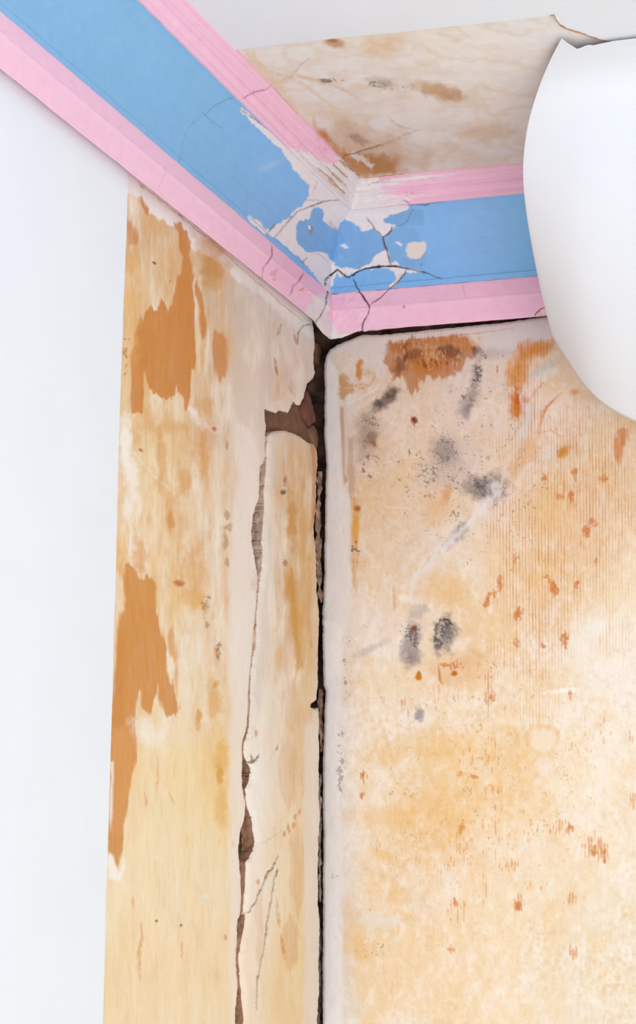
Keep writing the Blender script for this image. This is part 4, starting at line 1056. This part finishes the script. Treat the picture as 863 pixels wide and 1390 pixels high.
def paint_cornice(x, y, band, side):
    A = np.arange(x.size)
    PINK = (240, 193, 215)
    if band == 'low':
        q = Paint(x, y, PINK)
        n = fbm(x, y, 14, 14, 4, 1201)
        q.mix(A, np.clip(n, 0, 1) * 0.10, (232, 172, 198))
        q.blob(395, 375, 30, 18, (234, 174, 204), 0.45, 38, 0.7, 0.3, 12, 1202)
        q.line([(370, 333), (370, 346), (364, 356), (358, 362), (356, 374), (356, 380)], 1.4, (176, 96, 120), 0.85, 0.0012, 0.6, 1203)
        q.line([(412, 368), (411, 374), (405, 383), (398, 390), (395, 400)], 1.6, (150, 76, 84), 0.85, 0.0015, 0.6, 1204)
        q.speck(372, 372, 16, 12, (214, 140, 150), 0.6, 0.6, 2.4, 0, 1205)
        q.speck(412, 392, 8, 8, (206, 120, 110), 0.6, 0.7, 2.4, 0, 1206)
        q.poly([(414, 424), (417, 414), (424, 411), (434, 413), (440, 419), (444, 424), (460, 455), (430, 460), (420, 446), (408, 436)], (226, 214, 216), 1.4, (2, 2), (6, 6), 1, 1207)
        q.line([(398, 425), (408, 434), (416, 441)], 2.2, (190, 118, 60), 0.85, seed=1208)
        q.line([(310, 342), (330, 360), (350, 376)], 1.6, (206, 168, 140), 0.4, seed=1209)
        q.line([(224, 224), (225, 236), (220, 244), (215, 258)], 1.0, (214, 150, 176), 0.6, 0.0004, 0.5, 1210)
        q.poly([(444, 398), (449, 410), (447, 420), (440, 436), (440, 441), (447, 450), (456, 453), (470, 452), (485, 450), (484, 475), (430, 475), (425, 400)], (228, 218, 220), 1.4, (2, 2), (6, 6), 1, 1211)
        q.line([(458, 453), (480, 451), (520, 448)], 1.8, (206, 166, 130), 0.6, seed=1212)
        q.blob(700, 395, 120, 30, (236, 182, 210), 0.3, -5, 0.7, 0.4, 30, 1213)
        # cracks
        q.line([(484, 394), (490, 400), (496, 407), (500, 413), (501, 418)], 2.2, (70, 46, 56), 0.97, 0.003, 0.5, 1214)
        q.line([(501, 418), (500, 424), (497, 428), (494, 434), (492, 442), (491, 450)], 1.8, (96, 62, 62), 0.92, 0.002, 0.7, 1215)
        q.line([(503, 413), (510, 407), (520, 401), (527, 393), (530, 388)], 1.5, (120, 70, 76), 0.9, 0.0015, 0.8, 1216)
        q.line([(447, 392), (444, 402), (443, 412), (441, 420)], 2.0, (100, 78, 82), 0.95, 0.003, 0.6, 1217)
        q.line([(440, 420), (436, 427), (430, 434), (427, 440)], 1.8, (110, 90, 90), 0.85, 0.002, 0.6, 1218)
        q.line([(725, 430), (728, 425), (733, 420), (738, 417), (745, 416)], 1.6, (130, 72, 72), 0.9, 0.002, 0.5, 1219)
        q.blob(548, 416, 2, 1.6, (176, 110, 124), 0.8, 0, 0.4, 0.3, 3, 1220)
        q.line([(628, 386), (630, 396), (633, 404)], 0.9, (214, 150, 176), 0.6, 0.0004, 0.4, 1221)
        q.line([(727, 431), (744, 427)], 3, (206, 166, 130), 0.6, seed=1222)
    elif band == 'cove':
        q = Paint(x, y, coarse([0, 120, 260, 400, 470, 560, 640, 740], [0, 140, 260, 330, 395],
            [[(132,182,222)]*8,
             [(132,182,222),(131,181,221),(130,182,224),(130,184,234),(130,184,234),(134,190,238),(136,190,240),(136,196,242)],
             [(130,180,221),(130,182,224),(130,182,226),(134,184,236),(132,184,236),(134,188,238),(140,190,240),(136,196,242)],
             [(128,178,220),(128,178,221),(130,179,225),(132,180,234),(130,182,236),(132,186,238),(140,188,240),(136,196,242)],
             [(126,176,222),(124,176,222),(126,178,226),(126,178,230),(126,182,236),(128,184,236),(132,188,240),(132,190,240)]], x, y))
        n = fbm(x, y, 30, 24, 4, 1301)
        q.mix(A, np.clip(n, 0, 1) * 0.10, (150, 186, 226))
        q.mix(A, np.clip(-n, 0, 1) * 0.10, (118, 168, 212))
        WH = (232, 225, 228)
        for k, c in enumerate(CHIP_L):
            q.poly(c, WH, 0.9, (1.6, 1.6), (5, 5), 1, 1310 + k)
        WA = [(440, 230), (500, 272), (505, 279), (520, 281), (540, 276), (556, 280), (552, 286), (540, 290), (528, 296), (520, 300), (522, 304), (533, 305), (538, 308), (534, 311), (528, 313), (524, 320), (521, 324), (517, 320), (508, 314), (498, 312), (480, 300), (440, 420)]
        q.poly(WA, WH, 0.9, (1.6, 1.6), (5, 5), 1, 1340)
        q.poly([(436, 420), (440, 300), (500, 300), (560, 355), (565, 366), (572, 369), (560, 371), (550, 369), (544, 376), (537, 386), (531, 392), (528, 388), (538, 378), (536, 370), (528, 364), (505, 362), (486, 368), (470, 374), (462, 376), (456, 368), (450, 376), (447, 384), (449, 396), (440, 410)],
               WH, 0.9, (1.4, 1.4), (5, 5), 1, 1341)
        q.poly(BLUE_ISLE, (128, 175, 224), 0.9, (1.2, 1.2), (5, 5), 1, 1342)
        q.poly([(518, 320), (522, 326), (527, 340), (530, 362), (560, 366), (575, 366), (580, 340), (560, 305), (540, 309), (532, 312), (524, 318)], (128, 178, 226), 0.9, (1.2, 1.2), (5, 5), 1, 1343)
        q.poly([(520, 298), (530, 292), (544, 288), (557, 284), (575, 284), (575, 306), (536, 306), (528, 304)], (126, 174, 222), 0.9, (1.2, 1.2), (5, 5), 1, 1345)
        q.poly([(503, 358), (507, 350), (513, 344), (520, 341), (524, 338), (528, 348), (531, 358), (536, 354), (540, 358), (545, 364), (540, 372), (528, 364), (514, 364), (502, 366)], WH, 0.9, (1.2, 1.2), (4, 4), 1, 1344)
        q.poly([(522, 303), (532, 304), (537, 306), (533, 310), (526, 313), (522, 320), (518, 320), (514, 314)], WH, 0.9, (1.0, 1.0), (4, 4), 1, 1346)
        q.line([(326, 148), (340, 158), (354, 168)], 2.4, (132, 104, 96), 0.7, seed=1316)
        q.line([(357, 170), (380, 186), (400, 200)], 1.4, (176, 140, 116), 0.5, seed=1317)
        q.poly([(396, 202), (402, 205), (414, 212), (430, 226), (428, 232), (412, 222), (402, 212)], (198, 160, 130), 1.6, (2.5, 2.5), (4, 4), 0.8, 1318)
        q.poly([(432, 232), (438, 232), (452, 244), (462, 252), (456, 254), (444, 244)], (186, 142, 108), 1.6, (2.5, 2.5), (4, 4), 0.85, 1319)
        q.line([(278, 157), (290, 144), (300, 138), (310, 134), (326, 131)], 1.2, (96, 134, 176), 0.8, 0.0006, 0.5, 1320)
        q.line([(274, 152), (284, 162), (294, 169), (302, 174)], 1.1, (96, 134, 176), 0.75, 0.0005, 0.5, 1321)
        q.line([(272, 158), (260, 168), (252, 184), (246, 205), (242, 225)], 1.0, (108, 150, 192), 0.6, 0.0004, 0.5, 1322)
        q.line([(306, 196), (316, 190)], 1.4, (170, 200, 230), 0.0)
        q.blob(368, 224, 16, 4, (176, 204, 232), 0.4, -25, 0.7, 0.3, 8, 1323)
        q.line([(374, 322), (382, 312), (392, 300), (402, 290), (412, 284), (430, 278), (448, 273), (461, 271)], 1.8, (104, 84, 84), 0.95, 0.003, 0.6, 1324)
        q.line([(361, 318), (368, 310), (376, 302)], 1.3, (120, 92, 92), 0.8, 0.0015, 0.5, 1325)
        q.line([(416, 272), (428, 272), (442, 274)], 2.4, (206, 172, 164), 0.7, seed=1326)
        q.line([(424, 260), (430, 248), (428, 244)], 3.0, (206, 180, 170), 0.7, seed=1327)
        q.poly([(419, 314), (422, 306), (425, 309), (424, 318), (420, 320)], (150, 128, 124), 1.2, (1.5, 1.5), (4, 4), 0.7, 1328)
        q.poly([(418, 307), (421, 305), (422, 311), (419, 312)], WH, 0.8, (0.6, 0.6), (4, 4), 1, 1329)
        q.poly([(462, 332), (468, 331), (473, 336), (468, 338)], WH, 0.9, (1, 1), (4, 4), 1, 1330)
        q.poly([(444, 300), (450, 300), (453, 306), (461, 310), (458, 313), (449, 310)], (212, 190, 176), 1.4, (1.5, 1.5), (4, 4), 0.7, 1331)
        q.line([(410, 357), (414, 352), (417, 350)], 2.0, (130, 110, 112), 0.8, 0.001, 0.5, 1332)
        q.line([(421, 346), (432, 344), (441, 350), (446, 357)], 1.4, (206, 190, 196), 0.7, 0.0008, 0.4, 1333)
        q.line([(441, 388), (443, 380), (450, 372), (457, 365)], 2.4, (60, 46, 50), 0.97, 0.004, 0.5, 1334)
        q.line([(303, 272), (320, 288), (340, 304)], 1.6, (186, 190, 206), 0.4, seed=1335)
        q.line([(336, 294), (350, 304), (362, 318)], 1.6, (190, 166, 150), 0.5, seed=1336)
        # painted island continuing from the left side, and the blue field
        q.poly([(551, 334), (554, 329), (566, 328), (577, 328), (579, 333), (576, 344), (570, 351), (560, 352), (552, 348), (550, 340)], (228, 218, 214), 0.9, (1, 1), (5, 5), 1, 1347, h=-0.0008)
        q.poly([(536, 328), (541, 328), (546, 332), (543, 334), (538, 331)], WH, 0.8, (0.8, 0.8), (4, 4), 1, 1348)
        q.line([(553, 331), (551, 340), (554, 349)], 1.3, (170, 156, 150), 0.5, seed=1349)
        q.line([(497, 294), (502, 302), (508, 310), (514, 316), (519, 322)], 1.4, (150, 110, 96), 0.85, 0.0012, 0.6, 1350)
        q.line([(531, 308), (530, 314), (524, 319), (519, 322)], 1.8, (132, 88, 70), 0.9, 0.002, 0.6, 1351)
        q.line([(519, 322), (521, 330), (525, 342), (528, 352), (529, 359)], 2.4, (110, 74, 66), 0.9, 0.003, 0.5, 1352)
        q.line([(534, 308), (545, 306), (553, 300), (557, 290), (560, 284)], 0.9, (84, 110, 146), 0.7, 0.0005, 0.5, 1353)
        q.line([(555, 278), (575, 278), (588, 276)], 3.0, (96, 96, 108), 0.7, 0.001, 0.8, 1354)
        q.line([(588, 276), (606, 272), (625, 270)], 1.3, (110, 100, 100), 0.6, 0.0006, 0.8, 1355)
        q.line([(457, 365), (462, 369), (467, 374), (473, 377)], 1.8, (84, 62, 60), 0.95, 0.003, 0.6, 1356)
        q.line([(441, 388), (443, 380), (450, 372), (457, 365)], 2.6, (60, 46, 50), 0.97, 0.004, 0.5, 1357)
        q.line([(473, 377), (478, 373), (486, 368), (497, 364), (512, 362), (524, 361), (534, 361), (546, 363), (553, 365)], 2.4, (46, 36, 42), 0.98, 0.004, 0.5, 1358)
        q.line([(553, 365), (565, 367), (580, 371), (600, 379)], 1.2, (70, 74, 96), 0.9, 0.001, 0.4, 1359)
        q.line([(478, 378), (482, 384), (484, 390), (490, 397)], 1.9, (66, 48, 50), 0.96, 0.003, 0.6, 1360)
        q.line([(551, 366), (546, 375), (540, 382), (533, 388), (528, 394)], 1.7, (110, 74, 70), 0.92, 0.002, 0.8, 1361)
        q.line([(545, 370), (538, 382), (532, 388)], 4.0, (206, 168, 150), 0.4, seed=1362)
        q.poly([(448, 384), (449, 398), (443, 398), (443, 386)], (214, 214, 220), 1.5, (1, 1), (4, 4), 0.8, 1363)
        q.speck(566, 358, 10, 5, (90, 100, 130), 0.6, 0.6, 1.8, 0, 1364)
    else:
        q = Paint(x, y, (241, 193, 216))
        n = fbm(x, y, 16, 8, 4, 1401)
        q.mix(A, np.clip(n, 0, 1) * 0.12, (228, 170, 200))
        WH = (232, 226, 228); BR = (190, 144, 108)
        q.poly([(455, 214), (465, 222), (462, 219), (448, 222), (432, 216), (426, 212), (420, 207), (412, 205), (404, 205), (396, 200), (390, 200), (430, 250), (490, 300), (520, 250), (480, 205)], WH, 1.3, (2.5, 2), (5, 4), 1, 1402)
        for k, (p0, p1, w) in enumerate([((432, 228), (462, 256), 4.2), ((442, 226), (470, 252), 3.6), ((452, 222), (476, 246), 3.6), ((470, 222), (492, 246), 5.2), ((462, 218), (486, 246), 4.0), ((446, 244), (478, 272), 3.4)]):
            q.line([p0, ((p0[0] + p1[0]) / 2, (p0[1] + p1[1]) / 2), p1], w, BR if k != 1 else (202, 160, 126), 0.8, 0.0003, 0.9, 1403 + k)
        q.line([(467, 218), (471, 214), (478, 210)], 3.0, (90, 66, 56), 0.9, 0.003, 0.6, 1410)
        q.line([(367, 116), (358, 122), (344, 126), (328, 134)], 1.3, (176, 110, 134), 0.85, 0.0012, 0.7, 1411)
        q.line([(410, 158), (414, 162)], 2.4, (206, 150, 160), 0.5, seed=1412)
        q.speck(420, 200, 34, 22, (226, 150, 190), 0.6, 0.5, 2.6, 0, 1413)
        q.line([(424, 160), (440, 180), (456, 202), (464, 214)], 1.6, (186, 120, 84), 0.6, seed=1414)
        q.line([(329, 68), (348, 90), (366, 112), (390, 140), (404, 156)], 1.2, (190, 164, 130), 0.7, seed=1415)
        q.poly([(470, 225), (498, 248), (520, 244), (545, 241), (585, 238), (604, 236), (586, 240), (560, 245), (540, 248), (520, 252), (498, 255), (512, 256), (535, 256), (520, 260), (500, 262), (512, 264), (530, 262), (540, 266), (525, 272), (560, 270), (550, 276), (530, 280), (500, 285), (470, 290)],
               WH, 1.2, (5, 1.6), (9, 3), 0.95, 1420)
        for k, (a, b, yy) in enumerate([(540, 600, 242), (500, 548, 252), (505, 540, 261), (520, 560, 268), (545, 590, 268)]):
            q.line([(a, yy + 1.5), (b, yy - 3)], 2.0, WH, 0.85, 0.0, 1.0, 1421 + k)
        q.line([(500, 252), (512, 247), (530, 245)], 1.6, (196, 160, 130), 0.7, seed=1430)
        q.line([(545, 274), (549, 272), (556, 276)], 2.0, (150, 110, 96), 0.7, seed=1431)
        q.speck(556, 262, 16, 8, (206, 150, 160), 0.6, 0.5, 2.2, 0, 1432)
        q.poly([(590, 240), (605, 237), (618, 236), (612, 239), (598, 242)], WH, 1.2, (2, 1), (6, 3), 0.8, 1433)
    return q


mitre_lump = lambda s: np.exp(-(np.abs(s) / 0.030) ** 4)


def cornice(side, parent):
    for band, prof, nm in (('low', LOW, 'lower_moulding'), ('cove', COVE, 'cove'), ('top', TOPM, 'upper_moulding')):
        d = dense(prof)
        if side == 'R':
            s = spaced((0.0, 0.44, 0.0014), (0.44, 2.5, 0.1))
        else:
            tt = np.arange(-20, 462, 1.2)[::-1]
            st = np.linspace(0, 3.2, 4001)
            pq, _ = project(np.stack([np.full(4001, 0.03), -0.03 - st, np.full(4001, 2.65)], 1))
            s = np.interp(-tt, -pq, st); s = s[s > 0.0008]; s = np.concatenate([[0.0], s])
            if s[-1] < 3.15: s = np.concatenate([s, spaced((s[-1] + 0.1, 3.2, 0.1))])
        S, I = np.meshgrid(s, np.arange(len(d)))
        S = S.ravel(); I = I.ravel()
        p, z = d[I, 0].copy(), d[I, 1].copy()
        # profile normals for the relief
        t = np.gradient(d, axis=0); t /= np.linalg.norm(t, axis=1)[:, None] + 1e-9
        nrm = np.stack([t[:, 1], -t[:, 0]], 1)[I]
        if band == 'low':                        # lump of plaster hanging at the inner corner
            f = (np.exp(-(S / 0.036) ** 4) if side == 'R' else np.exp(-(S / 0.075) ** 6)) * sstep(2.60, 2.569, z)
            z = z - 0.010 * f * (1.0 if side == 'R' else 1.0)
        if side == 'R': P = np.stack([p + S, -p, z], 1)
        else: P = np.stack([p, -p - S, z], 1)
        x, y = project(P)
        q = paint_cornice(x, y, band, side)
        h = q.h + 0.0006 * fbm(x, y, 24, 16, 3, 1500) * (1 if side == 'R' else 0.8) + 0.0010 * fbm(x, y, 9, 9, 3, 1501) * mitre_lump(S * 0.3)
        h = h * sstep(0.0, 0.003, S)
        o = np.zeros_like(P)
        if side == 'R': o[:, 1] = -nrm[:, 0]; o[:, 2] = nrm[:, 1]
        else: o[:, 0] = nrm[:, 0]; o[:, 2] = nrm[:, 1]
        P = P + o * h[:, None]
        F = grid_faces(len(d), len(s))
        if side == 'L': F = F[:, ::-1]
        ob = make_mesh(nm, P, F, M_cornice, parent, q.c, smooth=True)
        if band == 'cove':
            ob['label'] = 'blue painted cove with paint chipped off near the corner'
        else:
            ob['label'] = 'pink painted moulding'


trim_left = tag(empty('trim_1', (0, 0, 2.57)), kind='structure')
trim_right = tag(empty('trim_2', (0, 0, 2.57)), kind='structure')
trim_left.location = (0, 0, 0); trim_right.location = (0, 0, 0)
cornice('L', trim_left)
cornice('R', trim_right)


# ------------------------------------------------------------------ white lining paper
def sheet(name, outline, normal, thick, mat, parent=None):
    """flat sheet from a world outline, given a small thickness"""
    V = np.array(outline, float); n = len(V)
    nn = np.asarray(normal, float)
    me = bpy.data.meshes.new(name)
    allv = np.concatenate([V, V + nn * thick])
    faces = [list(range(n))[::-1], list(range(n, 2 * n))] + [[i, (i + 1) % n, n + (i + 1) % n, n + i] for i in range(n)]
    me.from_pydata([tuple(v) for v in allv], [], faces); me.update()
    me.materials.append(mat)
    o = bpy.data.objects.new(name, me); COL.objects.link(o)
    if parent: o.parent = parent
    return o


# sheet on the left wall: cut edge on the right, tucked against the cornice at the top
eL = ragged([(173, 232), (172.5, 258), (169.5, 340), (166.5, 420), (163, 520), (160, 610), (157, 740), (155.5, 800), (153.5, 860), (151.5, 940), (148.5, 1040), (145.5, 1140), (142.5, 1240), (141, 1300), (138, 1390)], 12, 0.35, 51, False)
pl = hit(eL[:, 0], eL[:, 1], 0, 0.0025)
bot = pl[-1].copy(); bot[2] = 0.08
top = pl[0].copy(); top[2] = 2.585
left_sheet = sheet('wallpaper_sheet', np.concatenate([[top], pl, [bot], [[0.0025, -3.3, 0.08]], [[0.0025, -3.3, 2.585]]]), (1, 0, 0), 0.0012, M_paper)
tag(left_sheet, 'flat white wallpaper sheet on the left wall beside the orange stains', 'wallpaper', 'white wallpaper sheets')

# sheet on the ceiling with its torn corner
ZC = H - 0.004
tear = [(752, 19), (754.5, 26), (758, 30), (762, 34), (768, 37), (774, 40), (784, 43), (792, 45), (800, 48), (808, 51), (820, 53), (832, 56)]
eC = ragged([(300, 69), (328, 66), (400, 57), (470, 49.5), (540, 43), (620, 34), (690, 27)], 14, 0.5, 61, False)
eT = ragged(tear, 2.5, 0.5, 62, False)
pc = hit(np.concatenate([eC[:, 0], eT[:, 0]]), np.concatenate([eC[:, 1], eT[:, 1]]), 2, ZC)
pc[0, 0] = 0.09
yfar = pc[-1, 1]
ceil_out = np.concatenate([pc, [[2.5, yfar + 0.02, ZC]], [[2.5, -3.3, ZC]], [[0.09, -3.3, ZC]]])
ceil_sheet = sheet('wallpaper_sheet', ceil_out, (0, 0, -1), 0.0012, M_paper)
tag(ceil_sheet, 'white wallpaper sheet still flat on the ceiling, with a torn orange-edged corner', 'wallpaper', 'white wallpaper sheets')
# brown layer showing along the tear
rim = [(746, 20.5, 1.6), (752, 20, 1.4), (754.5, 27, 1.2), (759, 32.5, 1.8), (764, 36.5, 2.6), (768, 39, 2.4), (775, 41, 1.4), (784, 43.5, 1.2), (792, 46, 1.2), (798, 48.5, 2.2), (801, 50, 1.6), (812, 53, 0.8), (822, 55, 1.0), (832, 56.4, 0.6)]
r = np.array(rim)
rr = ragged(r[:, :2], 1.6, 0.6, 63, False)
wd = np.interp(np.linspace(0, 1, len(rr)), np.linspace(0, 1, len(r)), r[:, 2]) * (0.8 + 0.5 * fbm(np.arange(len(rr)) * 1.0, np.zeros(len(rr)), 3, 1, 2, 64))
a_ = hit(rr[:, 0], rr[:, 1] - wd * 0.5, 2, ZC - 0.0016); b_ = hit(rr[:, 0] - 0.3, rr[:, 1] + wd * 0.6, 2, ZC - 0.0002)
Vr = np.stack([a_, (a_ + b_) / 2 - np.array([0, 0, 0.0012]), b_], 1).reshape(-1, 3)
torn = make_mesh('torn_edge', Vr, grid_faces(len(rr), 3), M_torn, ceil_sheet)
torn['label'] = 'orange-brown torn edge'

# sheet that has come away from the ceiling and hangs in front of the right wall
Lft = np.array([(762, 52), (748, 78), (735, 108), (724, 140), (716, 170), (711, 205), (709.5, 230), (711, 262), (716, 300), (723, 340), (731, 380), (740, 420), (750, 456)], float)
Bot = np.array([(750, 456), (754, 464), (764, 479), (776, 498), (790, 519), (805, 537), (822, 551), (842, 563), (863, 573), (905, 594), (960, 622), (1030, 655), (1120, 690)], float)
Top = np.array([(762, 52), (768, 57), (774, 61), (783, 66.5), (788, 65), (795, 62), (801, 61), (805, 62), (810, 60.5), (820, 58.5), (832, 56), (870, 51.4), (930, 44), (1030, 32), (1120, 21)], float)


def resample(p, n, k=None):
    s = np.concatenate([[0], np.cumsum(np.linalg.norm(np.diff(p, axis=0), axis=1))]); s /= s[-1]
    t = np.linspace(0, 1, n) if k is None else k
    return np.stack([np.interp(t, s, p[:, 0]), np.interp(t, s, p[:, 1])], 1)


def smooth_poly(p, it=2):
    for _ in range(it):
        q_ = [p[0]]
        for a, b in zip(p[:-1], p[1:]):
            q_ += [a * 0.75 + b * 0.25, a * 0.25 + b * 0.75]
        p = np.array(q_ + [p[-1]])
    return p


NU, NV = 170, 150
uu = np.linspace(0, 1, NU) ** 1.25
vv = np.linspace(0, 1, NV) ** 1.35
Lp = resample(smooth_poly(Lft), NV, vv); Bp = resample(smooth_poly(Bot), NU, uu); Tr = resample(Top, NU, uu)
Tp = np.stack([Tr[:, 0], np.interp(Tr[:, 0], [762, 832, 1120], [52, 56, 21])], 1)     # smooth fold line
Rp = np.stack([Tp[-1, 0] + (Bp[-1, 0] - Tp[-1, 0]) * vv, Tp[-1, 1] + (Bp[-1, 1] - Tp[-1, 1]) * vv], 1)
U, Vv = np.meshgrid(uu, vv)
coons = ((1 - U)[..., None] * Lp[:, None] + U[..., None] * Rp[:, None] + (1 - Vv)[..., None] * Tp[None] + Vv[..., None] * Bp[None]
         - ((1 - U) * (1 - Vv))[..., None] * Tp[0] - (U * (1 - Vv))[..., None] * Tp[-1] - ((1 - U) * Vv)[..., None] * Bp[0] - (U * Vv)[..., None] * Bp[-1])
dip = np.where(Tr[:, 0] < 834, Tr[:, 1] - Tp[:, 1], 0)                                  # torn notch along the top
coons[..., 1] += dip[None] * np.clip(1 - Vv / 0.12, 0, 1) ** 1.5
PX = coons.reshape(-1, 2)
w_ceil = -hit(PX[:, 0], PX[:, 1], 2, ZC - 0.0016)[:, 1]          # distance from the wall if it still lay on the ceiling
kk = Vv.ravel()
w_hang = 0.50 - 0.02 * kk - 0.26 * kk ** 2.2 + 0.03 * np.sin(np.pi * kk) * U.ravel()
sm = 0.06
WW = sm * np.logaddexp(w_ceil / sm, w_hang / sm) - sm * 0.0
r = rays(PX[:, 0], PX[:, 1])
t = (-WW - CAM[1]) / r[:, 1]
Vh = CAM + r * t[:, None]
w_top = WW
Vh[:, 2] = np.minimum(Vh[:, 2], ZC - 0.0014)
hang = make_mesh('wallpaper_sheet', Vh, grid_faces(NV, NU)[:, ::-1], M_paper)
md = hang.modifiers.new('thickness', 'SOLIDIFY'); md.thickness = 0.0008; md.offset = 0
tag(hang, 'large white wallpaper sheet peeled off the ceiling, hanging curved before the right wall', 'wallpaper', 'white wallpaper sheets')

# ------------------------------------------------------------------ floor
fl = make_mesh('floor', [(-0.02, 0.02, 0), (2.6, 0.02, 0), (2.6, -4.6, 0), (-0.02, -4.6, 0)], [(0, 3, 2, 1)], M_floor)
tag(fl, kind='structure')
print('CAM', CAM, 'top sheet w', w_top[0], w_top[-1])
